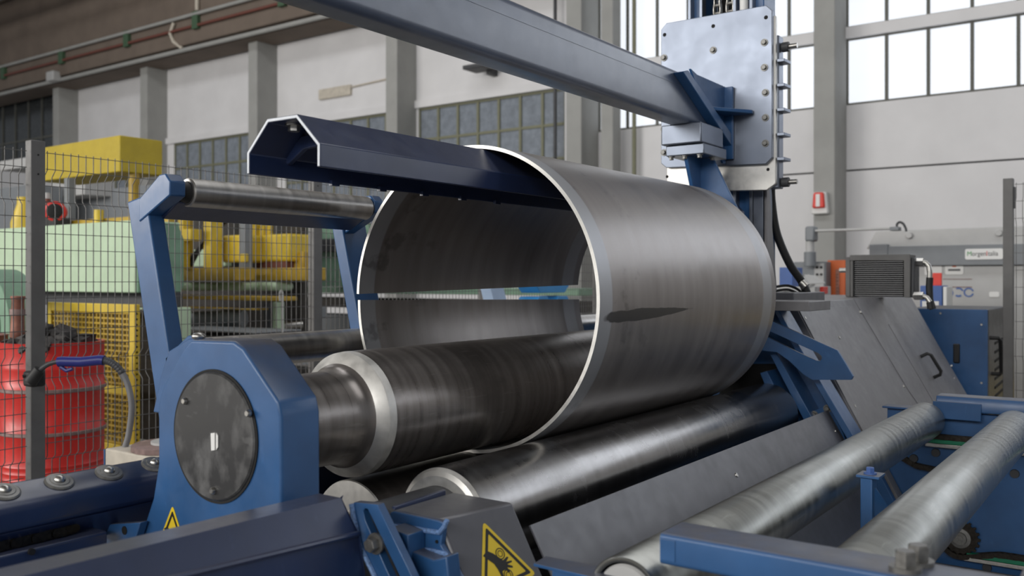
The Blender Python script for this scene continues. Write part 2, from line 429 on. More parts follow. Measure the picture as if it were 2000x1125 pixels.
# drain pipe, wall post and downlight on the wall
pipe('drain_pipe', [(-9.55, 14.8, .1), (-9.55, 14.8, 10.8)], .035, M['dark_grey'], 'thin dark pipe up the wall beside the middle column')
a = oY(1187, 200, 14.7); b = oY(1210, 200, 14.7)
struct('trim_23', MB().box((a.x, 14.45, 0), (b.x, 14.75, 10.9)), M['concrete'], .01)
pipe('drain_pipe', [(b.x + .22, 14.85, .1), (b.x + .22, 14.85, 10.8)], .04, M['olive'], 'slim olive pipe beside the narrow post left of the mast')
p = oY(945, 133, 14.6)
t = thing('wall_light', 'dark flat lamp on the white wall under the big beam', 'lamp', (p.x, 14.8, p.z))
obj('housing', MB().box((p.x - .35, 14.35, p.z - .03), (p.x + .25, 14.8, p.z + .05)), M['dark_grey'], t, .01)
obj('bracket', MB().box((p.x - .05, 14.75, p.z - .1), (p.x + .05, 15, p.z + .12)), M['dark_grey'], t)
p = oY(655, 180, 14.95)
t = thing('wall_cabinet', 'small stained beige box on the white wall left of the beam', 'box', (p.x, 15, p.z))
obj('body', MB().box((p.x - .55, 14.93, p.z - .12), (p.x + .5, 15, p.z + .12)), M['offwhite'], t, .01)
obj('cable', MB().tube([(p.x + .5, 14.97, p.z + .06), (p.x + 2.0, 14.97, p.z + .12)], .02, 6), M['offwhite'], t)
# siren box on the right column
p = oY(1603, 397, 14.34)
t = thing('alarm_siren', 'red and white alarm siren box on the grey column', 'alarm', (p.x, 14.38, p.z))
obj('body', MB().prism([(p.x - .13, p.z - .17), (p.x + .13, p.z - .17), (p.x + .1, p.z + .17), (p.x - .1, p.z + .17)], 'Y', 14.26, 14.38), M['white'], t, .02)
obj('lamp_cover', MB().prism([(p.x - .095, p.z - .08), (p.x + .095, p.z - .08), (p.x + .075, p.z + .16), (p.x - .075, p.z + .16)], 'Y', 14.2, 14.27), M['tin_red'], t, .02)
obj('stripe', MB().box((p.x - .03, 14.185, p.z - .06), (p.x + .03, 14.2, p.z + .13)), M['white'], t)

# ------------------------------------------------------------------ plate rolls
AX, AZ = -1.86, .974                                      # axis of the top roll
def roll(name, label, x, z, prof, mats, ends):
    t = thing(name, label, 'roll', (x, prof[0][0], z))
    for pn, pr, mt in ends: obj(pn, MB().lathe([(a, r) for a, r in pr], (x, 0, z), (0, 1, 0), 96), mt, t, ang=24)
    return t
roll('top_roll', 'dark steel top roll passing through the rolled plate', AX, AZ, [(1.3, 0)], None, [
    ('journal', [(1.492, .126), (1.66, .126), (1.73, .127), (1.758, .131), (1.772, .138), (1.778, .144)], M['roll_dark']),
    ('shoulder', [(1.778, .144), (1.800, .1725), (1.8015, .1735), (1.826, .1757)], M['bright']),
    ('roll_body', [(1.825, .1755), (4.25, .1755), (4.25, .12), (4.42, .12)], M['roll_dark'])])
BZ = .6395
roll('bottom_roll', 'lower pinch roll with a bright end face under the top roll', AX - .006, BZ, [(1.83, 0)], None, [
    ('journal', [(1.52, .06), (1.83, .06)], M['roll_dark']),
    ('shoulder', [(1.83, .06), (1.8301, .1435), (1.835, .1455)], M['bright']),
    ('roll_body', [(1.835, .1455), (4.25, .1455), (4.25, .09), (4.42, .09)], M['roll_low'])])
SX, SZ = -1.548, .707
roll('side_roll', 'polished side roll lying in front of the rolled plate', SX, SZ, [(1.85, 0)], None, [
    ('journal', [(1.60, .098), (1.605, .103), (1.84, .103)], M['dark_grey']),
    ('shoulder', [(1.838, .103), (1.8381, .128), (1.845, .1405), (1.856, .1475)], M['bright']),
    ('roll_body', [(1.856, .1485), (4.27, .1485), (4.30, .14), (4.30, .09), (4.45, .09)], M['roll_side'])])

# the rolled shell: open seam on the far side, wider at the far end
def shell():
    m = MB(); X, Z, Ro, Ri = -1.87, 1.287, .505, .4935; Y0, Y1 = 2.36, 3.87; na, ny = 200, 24
    idx = {}
    for j in range(ny + 1):
        y = Y0 + (Y1 - Y0) * j / ny; k = j / ny
        a_lo = math.pi + math.asin((-.010 - .024 * k) / -.5) * 1.0     # lower lip, past pi
        a_hi = math.pi - math.asin((.012 + .026 * k) / .5)             # upper lip
        for i in range(na + 1):
            a = a_lo - 2 * math.pi + (a_hi - (a_lo - 2 * math.pi)) * i / na
            dr = 0.004 * (1 - i / na) * 0 - .006 * max(0, 1 - i / 12.0)
            for q, r in enumerate((Ro + dr, Ri + dr)):
                idx[(j, i, q)] = len(m.v); m.v.append((X + r * math.cos(a), y, Z + r * math.sin(a)))
    def F(*f, mi=0): m.f.append(list(f)); m.mi.append(mi)
    for j in range(ny):
        for i in range(na):
            F(idx[j, i, 0], idx[j, i + 1, 0], idx[j + 1, i + 1, 0], idx[j + 1, i, 0])
            F(idx[j, i, 1], idx[j + 1, i, 1], idx[j + 1, i + 1, 1], idx[j, i + 1, 1])
        for i in (0, na): F(idx[j, i, 0], idx[j + 1, i, 0], idx[j + 1, i, 1], idx[j, i, 1], mi=1)
    for i in range(na):
        for j in (0, ny): F(idx[j, i, 0], idx[j, i, 1], idx[j, i + 1, 1], idx[j, i + 1, 0], mi=1)
    o = obj('rolled_plate', m, [M['shell'], M['bright']], ang=40)
    return tag(o, 'large steel plate rolled into an open cylinder around the top roll', 'steel plate')
shell()

# ------------------------------------------------------------------ end yoke of the top roll
t = thing('bearing_yoke', 'blue octagonal bearing yoke with a round black cover at the near roll end', 'bearing housing', (AX, 1.43, 0))
out = [(-2.28, .0), (-2.24, .50), (-2.18, .664), (-2.115, .79), (-2.092, .88), (-2.092, 1.03), (-2.075, 1.075), (-1.985, 1.18), (-1.955, 1.202), (-1.79, 1.205), (-1.755, 1.19), (-1.632, 1.075), (-1.622, 1.04), (-1.618, .0)]
obj('housing', MB().prism(out, 'Y', 1.374, 1.492), M['blue'], t, .007, 3)
obj('cover_plate', MB().lathe([(0, .150), (.004, .154), (.02, .154)], (AX, 1.366, AZ), (0, 1, 0), 96), M['disc'], t)
obj('cover_ring', MB().lathe([(0, .155), (0, .161), (.006, .161), (.006, .155)], (AX, 1.371, AZ), (0, 1, 0), 96, caps=False), M['void'], t)
for (u, v) in ((363, 783), (487, 807), (418, 958)):
    p = oY(u, v, 1.366); obj('cover_screw', MB().lathe([(0, .009), (.005, .0085), (.009, .006)], (p.x, p.y, p.z), (0, -1, 0), 20), M['zinc'], t)
obj('name_plate', MB().prism([(p.x, p.z) for p in (oY(413, 846, 1.366), oY(421, 845, 1.366), oY(421, 879, 1.366), oY(414, 880, 1.366))], 'Y', 1.3635, 1.366), M['white'], t)
obj('name_plate', MB().prism([(p.x, p.z) for p in (oY(423.5, 845, 1.366), oY(427, 851, 1.366), oY(427, 873, 1.366), oY(423.5, 879, 1.366))], 'Y', 1.3635, 1.366), M['white'], t)
obj('lifting_lug', MB().prism([(-2.30, .98), (-2.26, 1.09), (-2.225, 1.155), (-2.136, 1.192), (-2.06, 1.195), (-2.04, .98)], 'Y', 1.494, 1.52), M['blue'], t, .004)
p = oY(388, 660, 1.45); obj('grease_cap', MB().ball((p.x, 1.45, 1.204), .018, sz=.6), M['zinc'], t)
def sign(parent, o, ex, ey, s, nrm):
    """pinch-hazard triangle: point o is its apex, ex along the width, ey down the height"""
    o, ex, ey, nrm = Vector(o), Vector(ex).normalized(), Vector(ey).normalized(), Vector(nrm).normalized()
    def P(a, b, k): return o + ex * (a * s) + ey * (b * s) + nrm * k
    def rounded(h, ins, r=.05):
        tri = [(0, ins * 2), (.5 - ins * 1.732, .866 - ins), (-.5 + ins * 1.732, .866 - ins)]; pts = []
        for i in range(3):
            A, B, Cc = (Vector(tri[(i + d) % 3]) for d in (-1, 0, 1))
            u1 = (A - B).normalized(); u2 = (Cc - B).normalized()
            for q in range(5):
                f = q / 4; pts.append(B + u1 * r * (1 - f) ** 2 * 1.2 + u2 * r * f ** 2 * 1.2)
        return [(p.x, p.y) for p in pts]
    st = obj('warning_sticker', MB().slab([P(a, b, .0006) for a, b in rounded(s, 0, .06)], nrm, .0005), M['yellow_sticker'], parent)
    outer = rounded(s, .042, .03); inner = rounded(s, .085, .02); m = MB(); n = len(outer)
    m.add([P(a, b, .0016) for a, b in outer] + [P(a, b, .0016) for a, b in inner], [(i, (i + 1) % n, (i + 1) % n + n, i + n) for i in range(n)])
    obj('border', m, M['ink'], st)
    hand = [(-.22, .40), (-.13, .36), (-.05, .42), (.02, .50), (.06, .545), (.14, .52), (.165, .535), (.10, .575), (.19, .585), (.19, .605), (.10, .61), (.175, .655), (.165, .675), (.08, .645), (.10, .70), (.08, .71), (.03, .66), (-.02, .665), (-.03, .74), (-.06, .74), (-.075, .62), (-.10, .54), (-.16, .47)]
    obj('hand_symbol', MB().slab([P(a, b, .0016) for a, b in hand], nrm, .0002), M['ink'], st)
    for (ca, cb) in ((.055, .455), (.05, .735)):
        for (ra, rb) in ((.075, .062), (.042, .032)):
            m = MB(); k = 28
            m.add([P(ca + ra * math.cos(6.2832 * i / k), cb + ra * math.sin(6.2832 * i / k), .0022) for i in range(k)] + [P(ca + rb * math.cos(6.2832 * i / k), cb + rb * math.sin(6.2832 * i / k), .0022) for i in range(k)],
                  [(i, (i + 1) % k, (i + 1) % k + k, i + k) for i in range(k)])
            obj('roller_symbol', m, M['ink'], st)
sign(t, (-2.029, 1.374, .784), (1, 0, 0), (0, 0, -1), .16, (0, -1, 0))

t = thing('machine_base', 'dark navy machine base under and behind the rolls', 'machine frame', (-1.9, 3.0, 0))
obj('rear_panel', MB().box((-2.235, 1.66, 0), (-2.205, 4.25, .76)), M['navy'], t, .004)
obj('bed_plate', MB().box((-2.20, 1.66, .0), (-1.52, 4.25, .30)), M['dark_grey'], t, .004)

# ------------------------------------------------------------------ tilting side support with its top roller
t = thing('side_support', 'tilted blue side support frame carrying a bare steel roller', 'support frame', (-2.5, 2.0, .8))
YA, YB = 1.60, 2.44
def post(y, w_=.055, dx=0):
    a = [(-2.60, 1.590), (-2.502 - dx, 1.607), (-2.325 - dx, .90), (-2.30 - dx, .55), (-2.43, .55), (-2.425, .90)]
    return MB().prism(a, 'Y', y, y + w_)
obj('post', post(YA), M['blue'], t, .006, 3); obj('post', post(YB, .13, .045), M['blue'], t, .006, 3)
def stub(y0, y1): return MB().prism([(-2.53, 1.525), (-2.53, 1.595), (-2.425, 1.662), (-2.395, 1.664), (-2.372, 1.64), (-2.372, 1.598)], 'Y', y0, y1)
obj('roller_arm', stub(YA - .004, YA + .05), M['blue'], t, .004); obj('roller_arm', stub(YB + .01, YB + .06), M['blue'], t, .005)
obj('cross_bar', MB().prism([(-2.50, 1.556), (-2.42, 1.604), (-2.405, 1.582), (-2.485, 1.534)], 'Y', YA + .045, YB), M['navy'], t, .004)
rl = obj('support_roller', MB().lathe([(YA + .075, .030), (YA + .075, .040), (YA + .08, .0435), (YB - .008, .0435), (YB - .003, .04), (YB - .003, .03)], (-2.405, 0, 1.614), (0, 1, 0), 64), M['tube_steel'], t)
obj('end_bearing', MB().lathe([(YA + .045, .026), (YA + .076, .034)], (-2.405, 0, 1.614), (0, 1, 0), 32), M['black'], rl)
obj('end_bearing', MB().lathe([(YB - .004, .036), (YB + .015, .03)], (-2.405, 0, 1.614), (0, 1, 0), 32), M['black'], rl)
obj('gusset', MB().prism([(-2.40, 1.02), (-2.40, 1.12), (-2.29, 1.19), (-2.25, 1.19), (-2.25, 1.0)], 'Y', YA + .0, YA + .03), M['blue'], t, .003)
t = thing('rear_side_roll', 'grey rear side roll behind the bearing yoke and plate', 'roll', (-2.45, 1.7, 1.115))
obj('roll_body', MB().lathe([(1.72, .03), (1.72, .05), (1.725, .054), (4.2, .054), (4.2, .03)], (-2.45, 0, 1.115), (0, 1, 0), 64), M['tube_steel'], t)
obj('journal', MB().lathe([(1.66, .028), (1.72, .028)], (-2.45, 0, 1.115), (0, 1, 0), 32), M['roll_dark'], t)

# ------------------------------------------------------------------ top support: mast, carriage, long arm, inner channel
t = thing('lift_mast', 'tall blue lifting mast standing behind the rolled plate', 'mast', (-1.84, 4.6, 0))
m = MB(); MZ = 1.288
m.box((-2.06, 4.53, MZ), (-1.985, 4.72, 4.2)); m.box((-1.795, 4.53, MZ), (-1.66, 4.70, 4.2)); m.box((-2.0, 4.66, MZ), (-1.7, 4.70, 2.5))
obj('column', m, M['blue'], t, .006)
m = MB()
for x in (-2.05, -1.985, -1.80, -1.712): m.box((x - .009, 4.485, MZ), (x + .009, 4.535, 4.2))
obj('guide_rail', m, M['silverblue'], t, .003)
obj('back_panel', MB().box((-1.98, 4.70, 2.5), (-1.80, 4.72, 4.2)), M['void'], t)
obj('corner_post', MB().box((-1.70, 4.485, MZ), (-1.648, 4.62, 2.5)), M['silverblue'], t, .003)
obj('side_plate', MB().prism([(4.49, 1.86), (4.52, 1.86), (4.64, 1.29), (4.49, 1.29)], 'X', -1.645, -1.63), M['cab'], t, .004)
obj('lift_cylinder', MB().cyl((-1.755, 4.505, 2.0), (-1.755, 4.505, 4.2), .022), M['white'], t)
def chain(path, nrm, w=.016, link=.028, r=.008, plate=.003):
    """roller chain: side plates and rollers along a path"""
    P = [Vector(p) for p in path]; m = MB(); nv = Vector(nrm).normalized(); pts = []; rem = 0
    for a, b in zip(P, P[1:]):
        L = (b - a).length; d = (b - a) / L; s = rem
        while s < L: pts.append(a + d * s); s += link
        rem = s - L
    for i, (a, b) in enumerate(zip(pts, pts[1:])):
        d = (b - a).normalized(); up = nv.cross(d); off = w * (.55 if i % 2 else .42)
        for sg in (-1, 1):
            c = nv * off * sg; pl = []
            for q in range(12):
                an = math.pi / 2 + math.pi * q / 5 if q < 6 else -math.pi / 2 + math.pi * (q - 6) / 5
                base = a if q < 6 else b
                pl.append(base + c + (d * math.cos(an) + up * math.sin(an)) * r * (1.0))
            m.slab(pl, nv * sg, plate)
        m.cyl(a - nv * off, a + nv * off, r * .62, n=10)
    return m
for x in (-1.905, -1.835):
    obj('lift_chain', chain([(x, 4.52, 2.45), (x, 4.52, 4.0)], (1, 0, 0), .03, .042, .014), M['zinc'], t)
c = thing('lift_carriage', 'silver-blue bolted carriage plate holding the long beam and inner channel', 'carriage', (-1.85, 4.38, 1.8))
xl, xr = -2.148, -1.553
obj('mounting_plate', MB().prism([(xl, 1.96), (xl + .03, 1.935), (-1.585, 1.915), (xr, 1.945), (xr, 2.66), (xr - .03, 2.69), (xl + .03, 2.69), (xl, 2.66)], 'Y', 4.35, 4.374), M['silverblue'], c, .003)
obj('wear_plate', MB().prism([(xl + .02, 1.84), (xl + .05, 1.81), (-1.59, 1.79), (xr + .008, 1.82), (xr + .008, 2.64), (xl + .02, 2.64)], 'Y', 4.376, 4.40), M['bright'], c, .003)
obj('side_block', MB().box((-1.60, 4.40, 1.80), (-1.538, 4.47, 2.55)), M['silverblue'], c, .006)
for z in (2.42, 2.30, 2.18, 2.06, 1.94):
    obj('side_rib', MB().prism([(-1.54, 4.378), (-1.505, 4.385), (-1.50, 4.465), (-1.54, 4.47)], 'Z', z - .008, z + .008), M['silverblue'], c, .002)
for z in (2.495, 1.83):
    k = obj('clamp_screw', MB().cyl((-1.535, 4.44, z), (-1.50, 4.44, z), .024), M['dark_grey'], c, .003); obj('knob', MB().cyl((-1.50, 4.44, z), (-1.46, 4.44, z), .012), M['zinc'], k)
for (u, v) in ((1493, 83), (1493, 132), (1495, 181), (1495, 230), (1495, 280), (1297, 113), (1297, 252), (1297, 298), (1393, 98)):
    p = oY(u, v, 4.35); obj('bolt', MB().hexhead((p.x, p.y, p.z), (0, -1, 0), .0125, .016), M['bolt'], c)
for (u, v) in ((1393, 51), (1496, 34), (1298, 68)):
    p = oY(u, v, 4.35); obj('screw_hole', MB().cyl((p.x, 4.3495, p.z), (p.x, 4.36, p.z), .010, n=20), M['void'], c)
for (u, v) in ((1500, 331), (1303, 345)):
    p = oY(u, v, 4.376); obj('screw_hole', MB().cyl((p.x, 4.3755, p.z), (p.x, 4.38, p.z), .008, n=20), M['void'], c)
# long beam, rectangular hollow section with rounded corners
def rrect(x0, x1, z0, z1, r, k=6):
    pts = []
    for cx, cz, a0 in ((x1 - r, z1 - r, 0), (x0 + r, z1 - r, 90), (x0 + r, z0 + r, 180), (x1 - r, z0 + r, 270)):
        for i in range(k + 1): a = R(a0 + 90 * i / k); pts.append((cx + r * math.cos(a), cz + r * math.sin(a)))
    return pts
ARX0, ARX1, ARZ0, ARZ1 = -1.925, -1.80, 2.083, 2.305
arm = obj('long_beam', MB().prism(rrect(ARX0, ARX1, ARZ0, ARZ1, .028), 'Y', .35, 4.345), M['beam_blue'], c, ang=20)
obj('weld_seam', MB().box((ARX1 - .001, .4, 2.236), (ARX1 + .0012, 4.0, 2.2385)), M['beam_blue'], arm)
def on_arm(u, v, X=-1.795): q = oX(u, v, X); return (q.y, q.z)
obj('side_plate', MB().prism([(4.0, 2.315), (4.345, 2.315), (4.345, 1.93), (4.31, 1.93), (3.93, 2.33), ], 'X', -1.80, -1.788), M['blue'], c, .002)
obj('diagonal_rib', MB().slab([(-1.80, *on_arm(1316, 142)), (-1.80, *on_arm(1327, 140)), (-1.80, *on_arm(1424, 280)), (-1.80, *on_arm(1412, 286))], (1, 0, 0), .05), M['blue'], c, .003)
obj('horizontal_rib', MB().prism([(-1.79, 4.10), (-1.79, 4.345), (-1.645, 4.345), (-1.645, 4.325)], 'Z', 2.165, 2.183), M['blue'], c, .003)
obj('vertical_rib', MB().box((-1.79, 4.325, 1.95), (-1.745, 4.345, 2.31)), M['blue'], c, .003)
blk = obj('clamp_block', MB().box((-1.955, 3.96, 1.99), (-1.75, 4.22, 2.085)), M['silverblue'], c, .006)
obj('clamp_flange', MB().box((-1.94, 3.98, 1.938), (-1.745, 4.25, 1.988)), M['silverblue'], c, .005)
for x, y in ((-1.92, 4.0), (-1.85, 4.0), (-1.775, 4.0), (-1.765, 4.12)):
    obj('bolt', MB().hexhead((x, y, 1.938), (0, 0, -1), .011, .016), M['bolt'], c)
obj('hanger_plate', MB().prism([(4.0, 1.94), (4.30, 1.94), (4.45, 1.70), (4.12, 1.70), ], 'X', -1.86, -1.84), M['blue'], c, .003)
obj('hanger_gusset', MB().prism([(-1.92, 1.94), (-1.78, 1.94), (-1.65, 1.68), (-1.80, 1.68)], 'Y', 4.16, 4.18), M['blue'], c, .003)
# inner channel: bent plate of eight bends, open below
th = .011
oc = [(-1.995, 1.632), (-1.995, 1.69), (-1.912, 1.772), (-1.796, 1.772), (-1.712, 1.69), (-1.712, 1.632)]
ic = [(-1.712 - th, 1.632), (-1.712 - th, 1.69 - th * .4), (-1.796 - th * .4, 1.772 - th), (-1.912 + th * .4, 1.772 - th), (-1.995 + th, 1.69 - th * .4), (-1.995 + th, 1.632)]
m = MB(); prof = oc + ic; n = len(prof)
vs = [(x, 1.574, z) for x, z in prof] + [(x, 4.4, z) for x, z in prof]
fs = [(i, (i + 1) % n, (i + 1) % n + n, i + n) for i in range(n)]
for k in range(5): fs.append((k, k + 1, n - 2 - k, n - 1 - k)); fs.append((n + k, n + n - 1 - k, n + n - 2 - k, n + k + 1))
mi = [0] * n + [1] * 10
m.v = vs; m.f = [list(f) for f in fs]; m.mi = mi
ch = obj('inner_channel', m, [M['navy'], M['cut']], c, .0025)
obj('stiffener', MB().prism([(p.x, p.z) for p in (oY(u, v, 1.70) for u, v in ((549, 310), (552, 320), (562, 321), (592, 291), (625, 284), (625, 270), (606, 262), (588, 266)))], 'Y', 1.70, 1.718), M['navy'], ch, .003)
obj('channel_bolt', MB().hexhead((-1.872, 1.63, 1.7605), (0, 0, -1), .016, .02), M['zinc'], ch)
for y in (1.86, 2.06, 2.26, 2.46, 2.66):
    obj('clip', MB().box((-1.985, y, 1.625), (-1.972, y + .03, 1.64)), M['navy'], ch)

# ------------------------------------------------------------------ ball-transfer beam beside the yoke, with its chain and lower rail
t = thing('ball_transfer_beam', 'navy beam with steel ball units on top, left of the bearing yoke', 'beam', (-2.18, 1.0, .7))
BT = [(-2.326, .852), (-2.255, .8195), (-2.243, .805), (-2.24, .79), (-2.24, .748), (-2.30, .70), (-2.33, .70)]
obj('beam_body', MB().prism(BT, 'Y', .25, 1.56), M['navy'], t, .012, 4)
obj('lower_lip', MB().prism([(-2.30, .742), (-2.243, .742), (-2.238, .748), (-2.242, .738), (-2.285, .672), (-2.30, .672)], 'Y', .25, 1.50), M['navy'], t, .002)
tn = Vector((.0325, 0, .071)).normalized()
for k in range(9):
    y = 1.088 - 5 * .1345 + .1345 * k; bp = Vector((-2.2885, y, .8345)) + tn * .0005
    b = obj('ball_unit', MB().lathe([(0, .036), (.003, .036), (.006, .032), (.0065, .024), (.008, .0225), (.0085, .018)], bp, tn, 40), M['bolt'], t)
    obj('ball', MB().ball(bp + tn * .006, .0145, sz=.9), M['zinc'], b)
t = thing('drive_chain', 'oily roller chain under the navy ball beam at the left edge', 'chain', (-2.2, .9, .7))
obj('links', chain([(-2.23, .45, .722), (-2.25, 1.25, .722)], (1, 0, 0), .026, .0254, .0115), M['chain'], t)
t = thing('chain_rail', 'dark navy rail below the chain at the left edge', 'rail', (-2.25, .9, .55))
obj('rail', MB().prism([(-2.27, .62), (-2.27, .706), (-2.262, .708), (-2.205, .708), (-2.2, .704), (-2.2, .62)], 'Y', .3, 1.30), M['navy'], t, .003)
q = oX(60, 1077, -2.2); obj('screw', MB().cyl((-2.2, q.y, q.z), (-2.192, q.y, q.z), .008), M['black'], t)
t = thing('yoke_lug', 'small blue bracket with a hole at the left foot of the yoke', 'bracket', (-2.1, 1.33, .5))
obj('plate', MB().prism([(p.x, p.z) for p in (oY(214, 1022, 1.36), oY(284, 1018, 1.36), oY(268, 1070, 1.36), oY(240, 1130, 1.36), oY(196, 1130, 1.36), oY(203, 1060, 1.36))], 'Y', 1.345, 1.37), M['blue'], t, .003)
p = oY(243, 1036, 1.344); obj('hole', MB().cyl((p.x, 1.343, p.z), (p.x, 1.35, p.z), .011), M['void'], t)

# ------------------------------------------------------------------ folded beam across the front, slotted end plate
t = thing('front_beam', 'long dark blue folded beam across the lower left foreground', 'beam', (-1.5, 1.0, .6))
def L3(u, v, X): return oX(u, v, X)
e0 = L3(20, 1125, -1.5); e1 = L3(668, 973, -1.5)
top = [Vector((-1.5, .55, e1.z + .012)), Vector((-1.5, 1.445, e1.z))]
m = MB()
m.slab([(-1.58, .55, e1.z + .012), (-1.505, .55, e1.z + .012), (-1.505, 1.45, e1.z), (-1.58, 1.45, e1.z)], (0, 0, -1), .012)
zf0, zf1 = .83, .781
m.slab([(-1.505, .55, e1.z + .012), (-1.505, 1.45, e1.z), (-1.474, 1.468, zf1), (-1.474, .55, zf0)], (-1, 0, -.4), .012)
m.slab([(-1.474, .55, zf0), (-1.474, 1.468, zf1), (-1.43, 1.50, .45), (-1.43, .55, .45)], (-1, 0, -.15), .012)
obj('folded_sheet', m, M['navy'], t, .004)
obj('weld_bead', MB().tube([(-1.472, .6 + .03 * k, zf0 + (zf1 - zf0) * (.05 + .03 * k) / .918) for k in range(30)], .0065, 8), M['navy'], t)
t = thing('slotted_plate', 'blue slotted adjuster plate with a hex bolt, between the front beam and the side roll', 'bracket', (-1.45, 1.49, .5))
YS = 1.486
def S(u, v): p = oY(u, v, YS); return (p.x, p.z)
slot = [S(709, 998), S(713, 993), S(718, 995), S(722, 1003), S(772, 1108), S(790, 1146), S(770, 1146), S(750, 1102), S(713, 1016)]
obj('plate', MB().prism([S(688, 984), S(692, 981), S(737, 985), S(795, 1105), S(835, 1190), S(762, 1190), S(700, 1062), S(697, 1040)], 'Y', YS, YS + .022, holes=[slot]), M['blue'], t, .002)
p = oY(735, 1061, YS); obj('bolt', MB().hexhead((p.x, YS, p.z), (0, -1, 0), .0165, .026), M['bolt'], t)
obj('slot_back', MB().prism([S(705, 990), S(725, 990), S(800, 1150), S(770, 1150)], 'Y', YS + .026, YS + .03), M['void'], t)
wb = [oY(u, v, YS - .002) for u, v in ((687, 984), (690, 1005), (696, 1030), (699, 1048), (703, 1066), (716, 1092), (732, 1125), (745, 1150))]
obj('weld_bead', MB().tube(wb, .0065, 8), M['weld'], t)

# ------------------------------------------------------------------ bearing housing of the side roll
t = thing('side_bearing_housing', 'blue and grey side roll bearing housing with a yellow pinch-hazard sign', 'bearing housing', (-1.4, 1.7, .2))
m = MB()
A = [(-1.50, 1.612, .80), (-1.356, 1.612, .80), (-1.2884, 1.612, .678), (-1.1289, 1.612, .39), (-1.13, 1.612, .2), (-1.50, 1.612, .2)]
B = [(-1.50, 1.838, .80), (-1.312, 1.838, .80), (-1.2278, 1.838, .648), (-1.0849, 1.838, .39), (-1.0849, 1.838, .2), (-1.50, 1.838, .2)]
m.add(A + B, [(0, 1, 2, 3, 4, 5), (11, 10, 9, 8, 7, 6)] + [(i, (i + 1) % 6, (i + 1) % 6 + 6, i + 6) for i in range(6)])
cv = obj('cover', m, M['grey'], t, .006)
def Q(u, v, Y): p = oY(u, v, Y); return (p.x, p.z)
obj('front_plate', MB().prism([Q(768, 1000, 1.608), Q(776, 996, 1.608), Q(862, 1014, 1.608), Q(874, 1018, 1.608), Q(868, 1062, 1.608), Q(905, 1125, 1.608), Q(930, 1200, 1.608), Q(800, 1200, 1.608)], 'Y', 1.595, 1.612), M['blue'], t, .003)
obj('stop_block', MB().prism([Q(757, 1031, 1.535), Q(797, 1045, 1.535), Q(797, 1094, 1.535), Q(764, 1080, 1.535)], 'Y', 1.535, 1.594), M['blue'], t, .003)
obj('lower_block', MB().prism([Q(803, 1077, 1.55), Q(846, 1094, 1.55), Q(872, 1086, 1.55), Q(884, 1200, 1.55), Q(803, 1200, 1.55)], 'Y', 1.55, 1.594), M['blue'], t, .004)
p = oY(853, 1058, 1.594); obj('hole', MB().cyl((p.x, 1.593, p.z), (p.x, 1.597, p.z), .004), M['void'], t)
wb = [oY(u, v, 1.592) for u, v in ((772, 1026), (800, 1030), (830, 1036), (858, 1040), (868, 1028), (873, 1016))]
obj('weld_bead', MB().tube(wb, .006, 8), M['weld'], t)
wb = [oY(u, v, 1.592) for u, v in ((822, 1050), (822, 1072), (845, 1076), (870, 1082), (882, 1100), (905, 1160))]
obj('weld_bead', MB().tube(wb, .006, 8), M['weld'], t)
obj('back_rib', MB().prism([(1.612, .79), (1.62, .806), (1.81, .812), (1.81, .79)], 'X', -1.512, -1.501), M['navy'], t, .002)
# sign on the sloping side, with its plane taken from the cover
pn = Vector((A[2][0] - A[1][0], 0, A[2][2] - A[1][2])).normalized(); nn = Vector((0, 1, 0)).cross(pn); nn = nn if nn.x > 0 else -nn
def onplane(u, v, P0, nv):
    r = _ray(u, v); o = Vector((0, 0, CZ)); return o + r * ((Vector(P0) - o).dot(nv) / r.dot(nv))
ap = onplane(943, 1018, (-1.345, 1.66, .79), nn)
vb = onplane(1043, 1128, (-1.345, 1.66, .79), nn)
s_ = (vb - ap).length
dn = Vector((.52, 0, -.854)); ex = Vector((0, 1, 0))
fn = Vector((B[1][0] - A[1][0], B[1][1] - A[1][1], 0)).normalized().cross(Vector((A[2][0] - A[1][0], 0, A[2][2] - A[1][2])).normalized())
fn = fn if fn.x > 0 else -fn
ap = onplane(943, 1018, A[1], fn)
e_y = (Vector(A[2]) - Vector(A[1])).normalized(); e_x = fn.cross(e_y); e_x = e_x if e_x.y > 0 else -e_x
sign(t, ap, e_x, e_y, .185, fn)

# ------------------------------------------------------------------ apron sheet and roller table
t = thing('apron_sheet', 'sloping dark grey sheet between the side roll and the roller table', 'panel', (-1.2, 3.1, .2))
d = Vector((.5, 0, -.866)); nrm = Vector((-.866, 0, -.5))
P0, P1 = Vector((-1.28, 1.87, .742)), Vector((-1.28, 4.33, .742))
obj('sheet', MB().slab([P0, P1, P1 + d * .62, P0 + d * .62], nrm, .006), M['grey'], t, .001)
for (u, v) in ((1438, 928), (1632, 842)):
    P = onplane(u, v, P0, -nrm); obj('screw', MB().lathe([(0, .008), (.004, .007)], P, -nrm, 16), M['zinc'], t)
def conv(label, x, y0, y1):
    t = thing('conveyor_roller', label, 'roller', (x, y0, .70), 'roller table rollers')
    obj('roller_body', MB().lathe([(y0 + .004, .070), (y0, .076), (y0, .080), (y0 + .004, .083), (y1 - .006, .083), (y1, .078), (y1, .03)], (x, 0, .70), (0, 1, 0), 96, caps=False), M['roll_conv'], t, ang=40)
    obj('end_cap', MB().lathe([(y0 + .010, .066), (y0 + .004, .062), (y0 + .004, .02)], (x, 0, .70), (0, 1, 0), 64), M['lightgrey'], t)
    obj('shaft', MB().lathe([(y0 - .03, .02), (y1 + .045, .02)], (x, 0, .70), (0, 1, 0), 24), M['zinc'], t)
conv('grey steel conveyor roller nearest the sloping dark apron sheet', -.90, 1.655, 4.55)
conv('grey steel conveyor roller nearest the right edge, running under the bolted beam', -.53, 1.655, 4.50)
